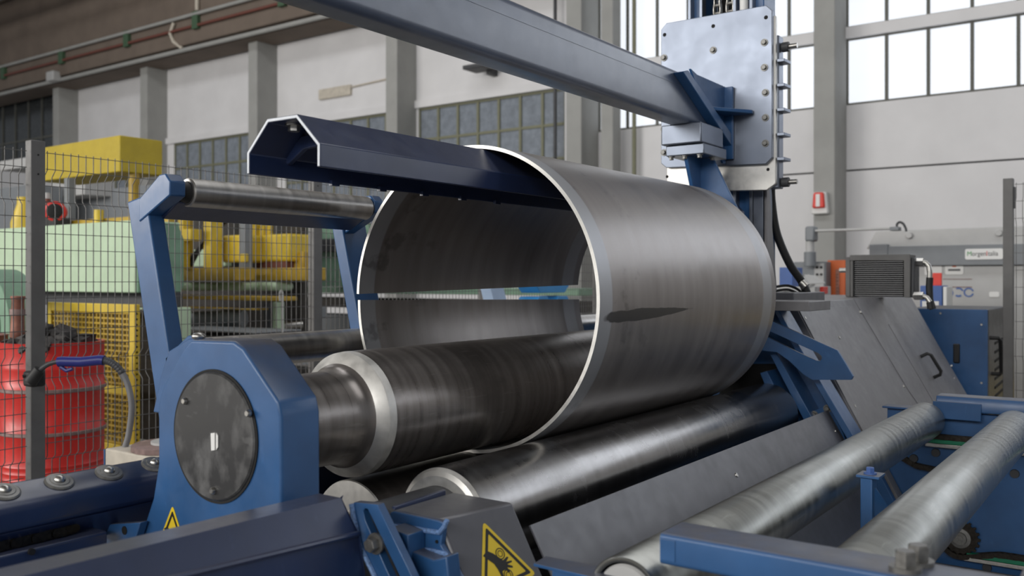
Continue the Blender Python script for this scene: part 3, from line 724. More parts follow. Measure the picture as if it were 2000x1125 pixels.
t = thing('roller_table_stand', 'blue far side plate of the roller table behind the roller ends', 'conveyor frame', (-.6, 4.65, 0))
obj('side_plate', MB().box((-1.085, 4.62, .0), (.9, 4.64, .74)), M['blue'], t, .003)
obj('top_flange', MB().box((-1.10, 4.585, .738), (-.86, 4.68, .747)), M['blue'], t, .002)
obj('top_beam', MB().prism([(4.58, .748), (4.58, .79), (4.592, .815), (4.70, .815), (4.71, .80), (4.71, .748)], 'X', -.862, .9), M['blue'], t, .004)
obj('lip_plate', MB().box((-.872, 4.565, .712), (-.672, 4.58, .79)), M['blue'], t, .002)
for (x0, x1, z) in ((-.90, -.73, .592), (-.60, -.2, .592), (-.735, -.3, .088)):
    g = obj('guide_strip', MB().box((x0, 4.59, z), (x1, 4.618, z + .018)), M['green_guide'], t, .002)
    obj('guide_rail', MB().box((x0 - .01, 4.584, z - .018), (x1, 4.618, z)), M['zinc'], g, .002)
for (u, v) in ((1828, 884), (1982, 925), (1785, 895), (1928, 1108)):
    p = oY(u, v, 4.62); obj('screw', MB().lathe([(0, .02), (.012, .018), (.012, .01)], (p.x, 4.62, p.z), (0, -1, 0), 20), M['dark_grey'], t)
t = thing('conveyor_chain', 'oily chain strand above the green guide at the roller ends', 'chain', (-.8, 4.6, .62))
obj('links', chain([(-.97, 4.605, .60), (-.88, 4.605, .622), (-.35, 4.605, .622)], (0, 1, 0), .026, .0254, .0115), M['chain'], t)
t = thing('conveyor_chain', 'sagging oily chain strand below the nearest conveyor roller end', 'chain', (-.9, 4.6, .48))
obj('links', chain([(-1.02, 4.605, .51), (-.95, 4.605, .475), (-.85, 4.605, .465), (-.72, 4.605, .47)], (0, 1, 0), .026, .0254, .0115), M['chain'], t)
def gear(c, r, nt, w):
    pts = []
    for i in range(nt):
        for f, rr in ((-.32, .86), (-.16, 1.0), (.16, 1.0), (.32, .86)):
            a = 2 * math.pi * (i + f) / nt; pts.append((c[0] + r * rr * math.cos(a), c[2] + r * rr * math.sin(a)))
    return MB().prism(pts, 'Y', c[1] - w / 2, c[1] + w / 2)
gp = oY(1876, 1050, 4.6)
t = thing('chain_sprocket', 'toothed chain sprocket on the blue side plate at lower right', 'sprocket', (gp.x, 4.6, gp.z))
obj('gear', gear((gp.x, 4.6, gp.z), .083, 18, .012), M['chain'], t, .001)
obj('hub', MB().lathe([(0, .045), (.01, .045), (.012, .03), (.022, .028), (.022, .016), (.03, .016)], (gp.x, 4.594, gp.z), (0, -1, 0), 32), M['bolt'], t)
t = thing('conveyor_chain', 'lower oily chain strand running right from the sprocket', 'chain', (-.6, 4.6, .1))
pa = [(gp.x + .088 * math.cos(R(a)), 4.6, gp.z + .088 * math.sin(R(a))) for a in range(190, 271, 16)]
obj('links', chain(pa + [(-.6, 4.605, .118), (-.2, 4.605, .118)], (0, 1, 0), .026, .0254, .0115), M['chain'], t)
t = thing('table_cross_beam', 'blue cross beam with two big bolts over the near roller ends', 'beam', (-.4, 1.7, .8))
obj('beam', MB().prism(rrect(1.632, 1.742, .79, .852, .010), 'X', -.808, .35), M['blue'], t, ang=20)
for (bx, by) in ((-.362, 1.667), (-.352, 1.718)):
    obj('bolt', MB().hexhead((bx, by, .852), (0, 0, 1), .0185, .034), M['bolt'], t)
obj('end_patch', MB().box((-.806, 1.6305, .80), (-.775, 1.633, .842)), M['blue'], t, .001)
t = thing('table_side_rail', 'flat grey rail end at the bottom right corner', 'rail', (-.15, 2.0, .8))
obj('rail', MB().box((-.2, 1.76, .80), (.1, 2.6, .852)), M['grey'], t, .004)
t = thing('near_bracket', 'small blue flanged bracket at the near end of the left conveyor roller', 'bracket', (-1.0, 1.6, .6))
za = .738; pts = [oZ(u, v, za) for u, v in ((1042, 1100), (1066, 1086), (1270, 1124), (1330, 1140), (1300, 1160))]
obj('flange', MB().slab(pts, (0, 0, -1), .007), M['blue'], t, .001)
pw = oZ(1072, 1108, za); obj('web', MB().prism([(pw.x + .005, .35), (pw.x + .005, za - .007), (pw.x + .2, za - .007), (pw.x + .2, .35)], 'Y', pw.y + .005, pw.y + .02), M['blue'], t, .001)
t = thing('support_post', 'small blue post with a bolt on top, standing between the two conveyor rollers', 'post', (-.72, 2.9, 0))
m = MB().box((-.752, 2.87, 0), (-.717, 2.925, .752)); obj('column', m, M['blue'], t, .003)
obj('top_plate', MB().box((-.762, 2.86, .752), (-.695, 2.935, .760)), M['blue'], t, .001)
obj('bolt', MB().hexhead((-.729, 2.895, .760), (0, 0, 1), .013, .02), M['box_blue'], t)
obj('brace', MB().slab([(-.717, 2.89, .72), (-.717, 2.89, .62), (-.64, 3.05, .40), (-.60, 3.05, .46)], (.5, 1, 0), .01), M['blue'], t, .002)
t = thing('floor_pan', 'dark grey drip pan beneath the roller table', 'panel', (-.5, 3.2, .1))
obj('pan', MB().box((-1.0, 1.9, .02), (.6, 4.56, .05)), M['grey'], t, .004)

# ------------------------------------------------------------------ far machine stand
t = thing('far_stand', 'blue far side stand with sloping ribs at the side roll end', 'machine frame', (-1.6, 4.42, 0))
YF = 4.40
obj('stand_plate', MB().prism([(-2.3, 0), (-2.3, 1.20), (-1.545, 1.20), (-1.148, .58), (-1.0, .30), (-1.0, 0)], 'Y', YF + .05, YF + .09), M['blue'], t, .004)
def strip(pts, y0, y1, name='rib', mt='blue'): return obj(name, MB().prism([Q(u, v, YF) for u, v in pts], 'Y', y0, y1), M[mt], t, .003)
strip([(1524, 604), (1533, 602), (1566, 660), (1690, 868), (1676, 868), (1556, 664)], 4.30, YF + .05)
strip([(1518, 690), (1530, 686), (1600, 812), (1640, 900), (1622, 900), (1584, 818)], 4.30, YF + .05)
strip([(1504, 724), (1517, 720), (1580, 840), (1560, 860)], 4.26, YF + .05)
strip([(1582, 806), (1622, 788), (1648, 830), (1662, 870), (1640, 880), (1600, 830)], 4.35, YF + .05, 'bolt_plate')
for (u, v) in ((1590, 810), (1616, 798)):
    p = oY(u, v, 4.348); obj('bolt', MB().hexhead((p.x, 4.35, p.z), (0, -1, 0), .013, .018), M['bolt'], t)
obj('roll_opening', MB().prism([Q(u, v, YF) for u, v in ((1400, 712), (1508, 712), (1514, 722), (1560, 830), (1400, 830))], 'Y', YF + .035, YF + .049), M['void'], t)
t = thing('slotted_bracket', 'blue pointed arm plate with a long slot, right of the rolled plate', 'bracket', (-1.4, 4.22, .9))
YG = 4.22
def G(u, v): p = oY(u, v, YG); return (p.x, p.z)
sl = [(1478, 634), (1503, 647), (1560, 673), (1598, 690), (1604, 695), (1605, 701), (1601, 705), (1594, 704), (1556, 687), (1501, 659), (1478, 648)]
obj('arm_plate', MB().prism([G(u, v) for u, v in ((1440, 596), (1508, 627), (1635, 684), (1650, 708), (1666, 735), (1663, 742), (1585, 742), (1568, 731), (1541, 705), (1517, 688), (1488, 685), (1440, 690))], 'Y', YG, YG + .02, holes=[[G(u, v) for u, v in sl]]), M['blue'], t, .002)
t = thing('stand_shelf', 'grey blue slab shelf on top of the far stand', 'shelf', (-1.5, 4.3, 1.2))
obj('slab', MB().box((-2.2, 4.12, 1.208), (-1.30, 4.44, 1.252)), M['cab'], t, .003)
obj('upper_slab', MB().box((-2.2, 4.45, 1.2385), (-1.48, 4.95, 1.286)), M['grey'], t, .003)
t = thing('drive_cabinet', 'large grey sloping drive cabinet with an access panel and black handle', 'cabinet', (-1.5, 5.8, 0))
Y0, Y1 = 4.52, 7.08
obj('housing', MB().prism([(-2.3, 0), (-2.3, 1.236), (-1.503, 1.236), (-.95, .20), (-.95, 0)], 'Y', Y0, Y1), M['cab'], t, .004)
sd = Vector((.553, 0, -1.036)).normalized(); sn = Vector((1.036, 0, .553)).normalized(); C0 = Vector((-1.503, Y0, 1.236))
def onslope(u, v): return onplane(u, v, C0, sn)
def spanel(name, px, th=.004, mt='cab', parent=None):
    return obj(name, MB().slab([onslope(u, v) for u, v in px], sn, th), M[mt], parent or t, .001)
obj('corner_strip', MB().slab([C0 + Vector((0, a, 0)) + sd * b for a, b in ((.003, .01), (.085, .01), (.085, 1.1), (.003, 1.1))], sn, .006), M['cab'], t, .001)
spanel('slope_sheet', [(1564, 604), (1663, 598), (1770, 760), (1860, 905), (1720, 890)], .003)
spanel('slope_sheet', [(1666, 583), (1776, 579), (1905, 800), (1862, 890), (1772, 760)], .003)
ap_ = spanel('access_panel', [(1734, 634), (1792, 629), (1866, 738), (1895, 800), (1830, 800)], .006)
h0, h1 = onslope(1797, 697), onslope(1822, 738)
hm = MB().tube([h0, h0 + sn * .05, h0 + sn * .065 + (h1 - h0) * .12, h0 + sn * .065 + (h1 - h0) * .88, h1 + sn * .05, h1], .011, 10)
obj('handle', hm, M['black'], ap_)
for (u, v) in ((1571, 622), (1680, 610), (1638, 660), (1668, 794), (1764, 755), (1858, 715), (1863, 740)):
    P = onslope(u, v); obj('screw', MB().lathe([(0, .010), (.008, .008)], P, sn, 16), M['zinc'], t)
# oil cooler on the cabinet with its hoses
t = thing('oil_cooler', 'black finned oil cooler standing on the grey drive cabinet', 'oil cooler', (-1.47, 6.2, 1.238))
cx0, cx1 = oY(1668, 500, 6.2).x, oY(1772, 500, 6.2).x
m = MB(); m.box((cx0 - .008, 6.14, 1.238), (cx0 + .010, 6.30, 1.475)); m.box((cx1 - .008, 6.14, 1.238), (cx1 + .03, 6.30, 1.475)); m.box((cx0 - .012, 6.14, 1.475), (cx1 + .03, 6.30, 1.512))
obj('frame', m, M['post'], t, .004)
obj('core', MB().box((cx0 + .015, 6.2, 1.24), (cx1 - .015, 6.3, 1.475)), M['void'], t)
for k in range(17): obj('fin', MB().box((cx0 + .015, 6.155, 1.247 + .0135 * k), (cx1 - .015, 6.2, 1.2525 + .0135 * k)), M['fin'], t)
obj('header_tank', MB().box((cx1 + .03, 6.15, 1.238), (cx1 + .052, 6.30, 1.49)), M['dark_grey'], t, .006)
obj('side_tank', MB().box((cx0 - .045, 6.16, 1.238), (cx0 - .012, 6.26, 1.50)), M['post'], t, .006)
p = oY(1646, 528, 6.2); obj('inlet_fitting', MB().cyl((p.x - .02, 6.2, p.z), (cx0 - .045, 6.2, p.z), .016), M['zinc'], t)
def hose(label, us, Y, r, fit):
    t = thing('hydraulic_hose', label, 'hose', oY(*us[0], Y), 'oil cooler hoses')
    pts = [oY(u, v, Y) for u, v in us]
    obj('steel_elbow', MB().tube(pts[:fit], r * .85, 12), M['zinc'], t)
    obj('rubber_hose', MB().tube(pts[fit - 1:], r * 1.1, 12), M['black'], t)
    for a in (0, 1):
        u, v = us[0]; q = oY(u + 6 + a * 9, v, Y); obj('hex_fitting', MB().lathe([(-.014, .026), (.014, .026)], q, (1, 0, 0), 6), M['zinc'], t)
hose('upper black hose curving down from the cooler with white fittings', [(1784, 512), (1800, 511), (1808, 513), (1814, 520), (1816, 532), (1816, 542), (1815, 560), (1816, 585), (1822, 604)], 6.22, .019, 6)
hose('lower short elbow hose under the cooler outlet', [(1784, 578), (1800, 577), (1810, 581), (1816, 590), (1818, 603)], 6.16, .019, 4)
# blue power unit box
bx0, bx1 = -2.0, -1.035
t = thing('power_unit_cabinet', 'blue fronted box with dark louvred side behind the drive cabinet', 'cabinet', (-1.1, 6.4, 0))
BY = 7.3; bt = 1.135
obj('housing', MB().box((bx0 + .42, BY + .02, 0), (bx1, BY + 1.06, bt)), M['dark_grey'], t, .004)
dr = obj('front_door', MB().box((bx0 + .4, BY - .005, .1), (bx1 + .004, BY + .02, bt + .002)), M['blue'], t, .004)
p = oY(1869, 690, BY); obj('recessed_handle', MB().box((p.x - .022, BY - .025, p.z - .07), (p.x + .022, BY - .005, p.z + .07)), M['black'], dr, .008)
for (u, v) in ((1837, 612), (1917, 634), (1917, 748)):
    q = oY(u, v, BY - .006); obj('screw', MB().lathe([(0, .009), (.004, .007)], q, (0, -1, 0), 12), M['zinc'], dr)
sidep = obj('louvred_side', MB().box((bx1, BY + .05, .1), (bx1 + .004, BY + 1.05, bt - .006)), M['post'], t)
for k in range(10):
    z = .90 - .066 * k; obj('louvre', MB().slab([(bx1 + .005, BY + .32, z - .014), (bx1 + .005, BY + .92, z + .007), (bx1 + .005, BY + .92, z - .012), (bx1 + .005, BY + .32, z - .033)], (1, 0, 0), .004), M['void'], sidep)
obj('bow_handle', MB().tube([(bx1, BY + .1, .93), (bx1 + .06, BY + .1, .93), (bx1 + .07, BY + .12, .91), (bx1 + .07, BY + .17, .69), (bx1 + .06, BY + .17, .665), (bx1, BY + .17, .665)], .014, 10), M['black'], sidep)
# hoses down the mast
def soft(pts, n=8):
    P = [Vector(p) for p in pts]; out = []
    for i in range(len(P) - 1):
        p0 = P[max(i - 1, 0)]; p1 = P[i]; p2 = P[i + 1]; p3 = P[min(i + 2, len(P) - 1)]
        for k in range(n):
            f = k / n; out.append(.5 * ((2 * p1) + (p2 - p0) * f + (2 * p0 - 5 * p1 + 4 * p2 - p3) * f * f + (3 * p1 - p0 - 3 * p2 + p3) * f ** 3))
    return out + [P[-1]]
t = thing('mast_hose', 'thick black hose bundle hanging from the mast to the stand', 'hose', (-1.6, 4.7, 1.3))
mh = obj('sleeve', MB().tube(soft([dp(1506, 350, 4.72), dp(1507, 392, 4.74), dp(1517, 455, 4.76), dp(1542, 515, 4.78), dp(1567, 552, 4.8), dp(1583, 590, 4.8)]), .021, 14), M['black'], t)
p = dp(1570, 556, 4.78); obj('tie_band', MB().cyl(p - Vector((.012, 0, -.012)), p + Vector((.012, 0, -.012)), .023), M['zinc'], mh)
for k, (a, b) in enumerate(((560, 12), (568, 6), (574, 2))):
    tag(obj('cable', MB().tube(soft([dp(1516, a, 4.78), dp(1540, a - 2, 4.8), dp(1562, a + 8, 4.82), dp(1574, a + 26 - k * 6, 4.82)]), .007, 8), M['black']), 'thin black cable looping behind the mast hose above the shelf', 'cable', 'thin cables on the shelf')

# ------------------------------------------------------------------ mesh fences
FX = -4.8
def wire_panel(y0, y1, z0=.12, z1=2.03, sp=.0425, hs=.085, X=FX, along='Y', both=True):
    m = MB(); r = .0026; k = .034
    kz = [(z1 - .10, 0), (z1 - .135, -k), (z1 - .255, -k), (z1 - .29, 0), (.955, 0), (.92, -k), (.815, -k), (.78, 0), (.42, 0), (.39, -k), (.30, -k), (.265, 0)]
    def P(s, off, z): return (X + off, s, z) if along == 'Y' else (s, X + off, z)
    n = int((y1 - y0) / sp)
    for i in range(n + 1):
        s = y0 + sp * i + .01
        pts = [P(s, 0, z1)] + [P(s, o, z) for z, o in kz] + [P(s, 0, z0)]
        m.tube(pts, r, 4)
    z = z1 - .012; 
    def off(z):
        for (a, oa), (b, ob) in zip(kz, kz[1:]):
            if b <= z <= a: return oa + (ob - oa) * (a - z) / (a - b)
        return 0
    while z > z0:
        o = off(z) + .005; m.tube([P(y0, o, z), P(y1, o, z)], r, 4); z -= hs
    return m
t = thing('mesh_fence', 'grey wire mesh safety fence behind the machine on the left', 'fence', (FX, 4.4, 0))
PY = [2.40, 4.33, 6.26, 8.19]
for y in PY:
    pp = obj('post', MB().box((FX - .03, y, 0), (FX + .03, y + .075, 2.075)), M['post'], t, .003)
    for z in (2.0, 1.9): obj('post_hole', MB().cyl((FX + .0295, y + .037, z), (FX + .031, y + .037, z), .005, n=12), M['void'], pp)
for a, b in ((.7, 2.39), (2.49, 4.32), (4.42, 6.25), (6.35, 8.18), (8.28, 9.9)):
    obj('mesh_panel', wire_panel(a, b), M['wire'], t)
t = thing('mesh_fence', 'dark fence post with wire mesh at the right edge beyond the blue box', 'fence', (-.88, 7.25, 0))
obj('post', MB().box((-.925, 7.22, 0), (-.862, 7.29, 2.06)), M['post'], t, .003)
obj('mesh_panel', wire_panel(-.855, .9, X=7.25, along='X', hs=.12), M['wire'], t)
obj('latch', MB().box((-.862, 7.23, 1.85), (-.85, 7.27, 2.0)), M['dark_grey'], t, .002)

# ------------------------------------------------------------------ torch, white stand box and drums by the fence
t = thing('welding_torch', 'blue handled welding torch hung on the fence post in front of the red drum', 'torch', dp(115, 708, 4.55))
hp = [dp(u, v, 4.6) for u, v in ((114, 707), (122, 706), (196, 703), (203, 704))]
obj('handle', MB().tube([hp[0], hp[1], (hp[1] + hp[2]) / 2 - Vector((0, 0, .006)), hp[2], hp[3]], .0255, 14), M['torch_blue'], t)
obj('trigger', MB().tube([dp(118, 716, 4.6), dp(130, 724, 4.6), dp(142, 720, 4.6)], .010, 8), M['torch_blue'], t)
obj('swan_neck', MB().tube(soft([dp(115, 706, 4.6), dp(98, 710, 4.6), dp(84, 718, 4.6), dp(74, 728, 4.6)]), .012, 10), M['dark_grey'], t)
obj('nozzle', MB().cyl(dp(78, 722, 4.6), dp(60, 746, 4.6), .028, .032), M['black'], t)
hs_ = obj('cable_hose', MB().tube(soft([dp(202, 704, 4.6), dp(225, 714, 4.6), dp(246, 742, 4.6), dp(257, 790, 4.58), dp(252, 845, 4.56), dp(243, 880, 4.54), dp(240, 915, 4.52)]), .0155, 12), M['hose_grey'], t)
for k in range(9):
    f = k / 8; q = dp(203 + 34 * f, 704 + 20 * f * f + 2 * f, 4.6); obj('strain_relief', MB().ball(q, .019, nu=10, nv=6), M['dark_grey'], hs_)
t = thing('torch_holder', 'black clip on the fence post holding the torch nozzle', 'holder', dp(72, 735, 4.68))
a = dp(70, 735, 4.66); obj('clip', MB().box((a.x - .04, a.y - .05, a.z - .05), (a.x + .05, a.y + .03, a.z + .03)), M['black'], t, .015)
obj('pin', MB().cyl(dp(44, 735, 4.62), dp(64, 732, 4.64), .008), M['black'], t)
a = dp(205, 880, 4.5)
t = thing('turntable_box', 'worn white box with a round turntable disc, left of the yoke', 'turntable', (a.x + .2, a.y + .2, 0))
obj('body', MB().box((a.x, a.y, 0), (a.x + .42, a.y + .36, .52)), M['offwhite'], t, .008)
obj('side_sheet', MB().box((a.x - .012, a.y, 0), (a.x - .002, a.y + .36, .515)), M['blue'], t)
obj('disc', MB().lathe([(0, .17), (.025, .17), (.03, .16)], (a.x + .27, a.y + .17, .521), (0, 0, 1), 48), M['drum_band'], t)
obj('ring', MB().lathe([(0, .10), (.012, .10), (.012, .06), (0, .06)], (a.x + .29, a.y + .18, .552), (0, 0, 1), 40), M['lightgrey'], t)
def drum(x, y, label, mt, r=.295, h=.965):
    t = thing('steel_drum', label, 'drum', (x, y, 0))
    pr = [(0, r - .01), (.01, r)]
    for z in (.10, .14, .18, .22): pr += [(z - .012, r), (z, r + .006), (z + .012, r)]
    pr += [(.40, r), (.41, r + .011), (.425, r + .011), (.435, r), (.66, r), (.67, r + .011), (.685, r + .011), (.695, r), (.80, r), (.81, r + .004), (.82, r), (h - .01, r), (h, r + .004), (h, r - .02), (h - .06, r - .03)]
    obj('shell', MB().lathe(pr, (x, y, 0), (0, 0, 1), 72), M[mt], t, ang=50)
    for z in (.405, .666): obj('rolling_hoop', MB().lathe([(z, r + .008), (z + .004, r + .0135), (z + .02, r + .0135), (z + .024, r + .008)], (x, y, 0), (0, 0, 1), 72, caps=False), M['drum_band'], t)
    return t
D = dp(104, 800, 5.75); drum(D.x, D.y, 'red steel drum heaped with dark metal scrap behind the fence', 'red')
D2 = dp(-78, 800, 6.35); drum(D2.x, D2.y, 'dark red drum mostly cut off by the left picture edge', 'rust')
def chunk(mb, c, s, seed):
    rr = random.Random(seed); b = bmesh.new(); bmesh.ops.create_icosphere(b, subdivisions=1, radius=1)
    q = Matrix.Rotation(rr.uniform(0, 6), 3, Vector((rr.random(), rr.random(), rr.random() + .1)).normalized())
    sc = (rr.uniform(.6, 1.5), rr.uniform(.6, 1.4), rr.uniform(.25, .7)); vs = []
    for v in b.verts: f = rr.uniform(.7, 1.2); vs.append(Vector(c) + q @ Vector((v.co.x * sc[0], v.co.y * sc[1], v.co.z * sc[2])) * s * f)
    mb.add(vs, [[v.index for v in f.verts] for f in b.faces]); b.free()
m = MB()
for k in range(90):
    a = random.uniform(0, 6.283); r = .25 * math.sqrt(random.random()); chunk(m, (D.x + r * math.cos(a), D.y + r * math.sin(a), .93 + .09 * (1 - r / .25) * random.random() + random.uniform(0, .03)), random.uniform(.03, .07), k)
tag(obj('scrap', m, M['scrap'], None, ang=10), 'heap of crumpled dark metal scrap filling the red drum', 'scrap', None, 'stuff')
a = dp(34, 662, 5.65)
t = thing('scrap_pipe', 'rusty copper coloured pipe standing upright in the red drum', 'pipe', a)
obj('pipe', MB().lathe([(-.1, .034), (.0, .036), (.02, .045), (.06, .04), (.24, .036), (.25, .042), (.265, .042)], a, (.03, 0, 1), 28), M['copper'], t, ang=50)
obj('collar', MB().lathe([(.0, .046), (.035, .046)], a + Vector((.004, 0, .15)), (.03, 0, 1), 28), M['drum_band'], t)

# ------------------------------------------------------------------ machines beyond the left fence
def bb(u0, v0, u1, v1, d, depth):           # block whose -Y face shows between two picture corners at distance d
    p = dp((u0 + u1) / 2, (v0 + v1) / 2, d); A = oY(u0, v0, p.y); B = oY(u1, v1, p.y)
    return (min(A.x, B.x), p.y, min(A.z, B.z)), (max(A.x, B.x), p.y + depth, max(A.z, B.z))
t = thing('green_press', 'pale green press with a long boxy beam behind the left fence', 'press', (-8.5, 5.0, 0))
obj('beam_cover', MB().prism([(-11.2, 1.236), (-7.33, 1.236), (-7.33, 1.874), (-11.2, 1.874)], 'Y', 4.587, 5.04), M['green'], t, .01)
obj('end_cover', MB().prism([(4.60, 1.236), (5.03, 1.236), (5.06, 1.30), (5.06, 1.72), (5.0, 1.86), (4.60, 1.86)], 'X', -7.33, -7.30), M['green_dim'], t, .01)
obj('column', MB().box((-7.6, 4.7, 0), (-7.25, 5.1, 1.1)), M['green'], t, .01)
obj('column', MB().box((-10.6, 4.7, 0), (-10.2, 5.1, 1.24)), M['green_dim'], t, .01)
obj('slide', MB().box((-11, 4.75, 1.10), (-7.3, 5.05, 1.24)), M['dark_grey'], t, .01)
for k in range(3):
    z = .22 + .3 * k; obj('hinge', MB().box((-7.72, 4.62, z), (-7.6, 4.7, z + .09)), M['black'], t, .01)
obj('base', MB().box((-11, 4.8, 0), (-7.6, 5.15, .4)), M['brick'], t, .01)
# curved guard ring of the press at the left edge
t = thing('curved_guard', 'grey arched machine guard behind the drums at the left edge', 'guard', dp(0, 700, 6.6))
c0 = dp(-38, 640, 7.25); m = MB(); n = 40
for r0, r1, w0, w1 in ((.325, .465, 0, .25),):
    vs = []; 
    for i in range(n + 1):
        a = math.pi * (1.0 - 1.15 * i / n)
        for r in (r0, r1):
            for w_ in (w0, w1): vs.append(c0 + Vector((r * math.cos(a), w_, r * math.sin(a))))
    fs = []
    for i in range(n):
        b0 = i * 4; b1 = b0 + 4
        fs += [(b0, b1, b1 + 2, b0 + 2), (b0 + 1, b0 + 3, b1 + 3, b1 + 1), (b0, b0 + 1, b1 + 1, b1), (b0 + 2, b1 + 2, b1 + 3, b0 + 3)]
    fs += [(0, 2, 3, 1), (4 * n, 4 * n + 1, 4 * n + 3, 4 * n + 2)]
    m.add(vs, fs)
obj('arch', m, M['green_dim'], t, .004, ang=50)
m = MB(); m.box((c0.x + .325, c0.y, 0), (c0.x + .465, c0.y + .25, c0.z - .1)); obj('leg', m, M['midgrey'], t, .005)
m = MB(); m.box((c0.x - .465, c0.y, 0), (c0.x - .325, c0.y + .25, c0.z + .05)); obj('leg', m, M['midgrey'], t, .005)
# yellow guard cage
(x0, y0, z0), (x1, y1, z1) = bb(92, 590, 262, 862, 7.15, .3)
t = thing('guard_cage', 'yellow lattice guard cage between the red drum and the green column', 'guard', ((x0 + x1) / 2, y0, 0))
m = MB(); m.box((x0 + .058, y0 + .002, z1 - .07), (x1 - .073, y0 + .048, z1 - .001)); m.box((x1 - .075, y0, 0), (x1, y0 + .05, z1)); m.box((x0, y0, 0), (x0 + .06, y0 + .05, z1)); m.box((x0 + .058, y0 + .002, .04), (x1 - .073, y0 + .048, .10)); m.box((x0 + .058, y0 + .01, .48), (x1 - .073, y0 + .04, .54))
obj('frame', m, M['yellow'], t, .006)
m = MB(); n = 24
for k in range(n): x = x0 + (x1 - x0) * (k + .5) / n; m.box((x - .007, y0 + .02, .05), (x + .007, y0 + .035, z1 - .03))
for k in range(26): z = .07 + (z1 - .1) * k / 26; m.box((x0, y0 + .015, z - .007), (x1, y0 + .03, z + .007))
obj('lattice', m, M['ochre'], t)
obj('inner_panel', MB().box((x0, y0 + .25, .1), (x1 - .05, y0 + .28, z1 - .05)), M['brick'], t)
# yellow crane head on a pillar
(x0, y0, z0), (x1, y1, z1) = bb(72, 278, 234, 345, 10, .3)
t = thing('jib_crane', 'yellow box shaped jib crane arm high up behind the fence', 'crane', (-9.4, 5.8, 0))
obj('jib_box', MB().box((x0, y0, 2.48), (x1, y0 + .5, 2.86)), M['unlit_yellow'], t, .01)
obj('pillar', MB().cyl((x1 - .06, y0 + .2, 0), (x1 - .06, y0 + .2, 2.52), .055), M['ochre'], t)
# things standing on the green press
def put(name, label, cat, lo, hi, mt, bev=.01, group=None):
    t = thing(name, label, cat, ((lo[0] + hi[0]) / 2, (lo[1] + hi[1]) / 2, lo[2]), group)
    obj('body', MB().box(lo, hi), M[mt], t, bev); return t, lo, hi
a = oZ(90, 440, 1.875) if False else Vector((-8.95, 4.82, 1.875))
t = thing('oil_bottle', 'red cylinder standing on the green press beam right of the fence post', 'cylinder', dp(92, 445, 8.35))
p = oY(92, 440, 4.82); p.z = 1.895; obj('body', MB().lathe([(-.02, .05), (.22, .05), (.25, .03), (.29, .03)], p, (0, 0, 1), 24), M['rust'], t)
obj('cap', MB().lathe([(.28, .035), (.34, .03)], p, (0, 0, 1), 20), M['lightgrey'], t)
t = thing('press_motor', 'dark red electric motor lying on the green press beam', 'motor', oY(112, 430, 4.82))
p = oY(112, 414, 4.82); obj('housing', MB().lathe([(-.06, .06), (-.05, .085), (.05, .085), (.06, .10), (.10, .10), (.11, .08)], p, (.75, -.65, 0), 32), M['red'], t)
obj('fan_cover', MB().lathe([(.105, .085), (.115, .07), (.118, .02)], p, (.75, -.65, 0), 32), M['void'], t)
obj('foot', MB().box((p.x - .1, p.y - .08, 1.872), (p.x + .1, p.y + .08, p.z - .06)), M['black'], t, .004)
t = thing('yellow_rail', 'low yellow guard rail on top of the green press beam', 'rail', (-7.9, 4.95, 1.874))
q = oY(140, 437, 4.98); obj('rail', MB().box((q.x, 4.94, 1.874), (-7.35, 5.0, 1.95)), M['ochre'], t, .005)
q = oY(193, 430, 4.9); obj('bollard', MB().cyl((q.x, 4.9, 1.874), (q.x, 4.9, 2.03), .045), M['yellow'], t)
q = oY(38, 440, 4.8)
t = thing('yellow_hopper', 'yellow cone shaped hopper on the press left of the fence post', 'hopper', (q.x, 4.85, 1.874))
obj('cone', MB().lathe([(1.874, .13), (1.95, .13), (2.15, .07), (2.22, .07)], (q.x, 4.85, 0), (0, 0, 1), 28), M['yellow'], t)
obj('pipe', MB().tube([(q.x + .12, 4.85, 1.9), (q.x + .2, 4.85, 2.0), (q.x + .2, 4.85, 2.2)], .02, 8), M['ochre'], t)
# yellow hydraulic gantry seen between the support posts
t = thing('hydraulic_gantry', 'yellow hydraulic gantry machine with a tank, seen behind the mesh fence', 'machine', (-9, 7.1, 0))
def gb(name, u0, v0, u1, v1, d, dep, mt, bev=.01, par=None):
    lo, hi = bb(u0, v0, u1, v1, d, dep); return obj(name, MB().box(lo, hi), M[mt], par or t, bev)
gb('pillar', 347, 418, 357, 525, 10.6, .1, 'yellow'); gb('pillar', 397, 424, 412, 526, 10.6, .16, 'yellow'); gb('pillar', 358, 418, 364, 525, 10.9, .1, 'ochre')
gb('pillar_clamp', 352, 448, 372, 470, 10.5, .15, 'yellow')
tk = gb('oil_tank', 432, 460, 472, 512, 10.7, .5, 'yellow', .03); tk2 = gb('oil_tank', 474, 460, 563, 510, 10.8, .5, 'yellow', .03)
gb('tank_strap', 522, 460, 526, 487, 10.78, .02, 'lightgrey', .001, tk2)
gb('upright', 468, 420, 477, 552, 10.4, .12, 'midgrey'); gb('upright_clamp', 466, 496, 479, 512, 10.38, .05, 'yellow')
gb('main_beam', 342, 524, 456, 548, 10.5, .3, 'ochre'); gb('main_beam', 478, 524, 598, 548, 10.6, .3, 'ochre'); gb('end_bracket', 570, 492, 592, 526, 10.7, .2, 'ochre')
gb('shelf', 500, 510, 560, 524, 10.8, .3, 'rust')
for (u0, u1) in ((346, 372), (380, 402), (408, 470), (480, 536)): gb('green_cylinder', u0, 551, u1, 568, 10.7, .3, 'green', .04)
gb('lower_beam', 330, 576, 546, 588, 10.3, .25, 'ochre'); gb('lower_beam', 352, 599, 496, 606, 10.3, .2, 'ochre')
gb('back_panel', 335, 405, 590, 700, 11.9, .1, 'brick'); gb('base', 335, 700, 590, 790, 11.7, .3, 'brick'); gb('green_panel', 372, 488, 440, 520, 11.6, .1, 'green')
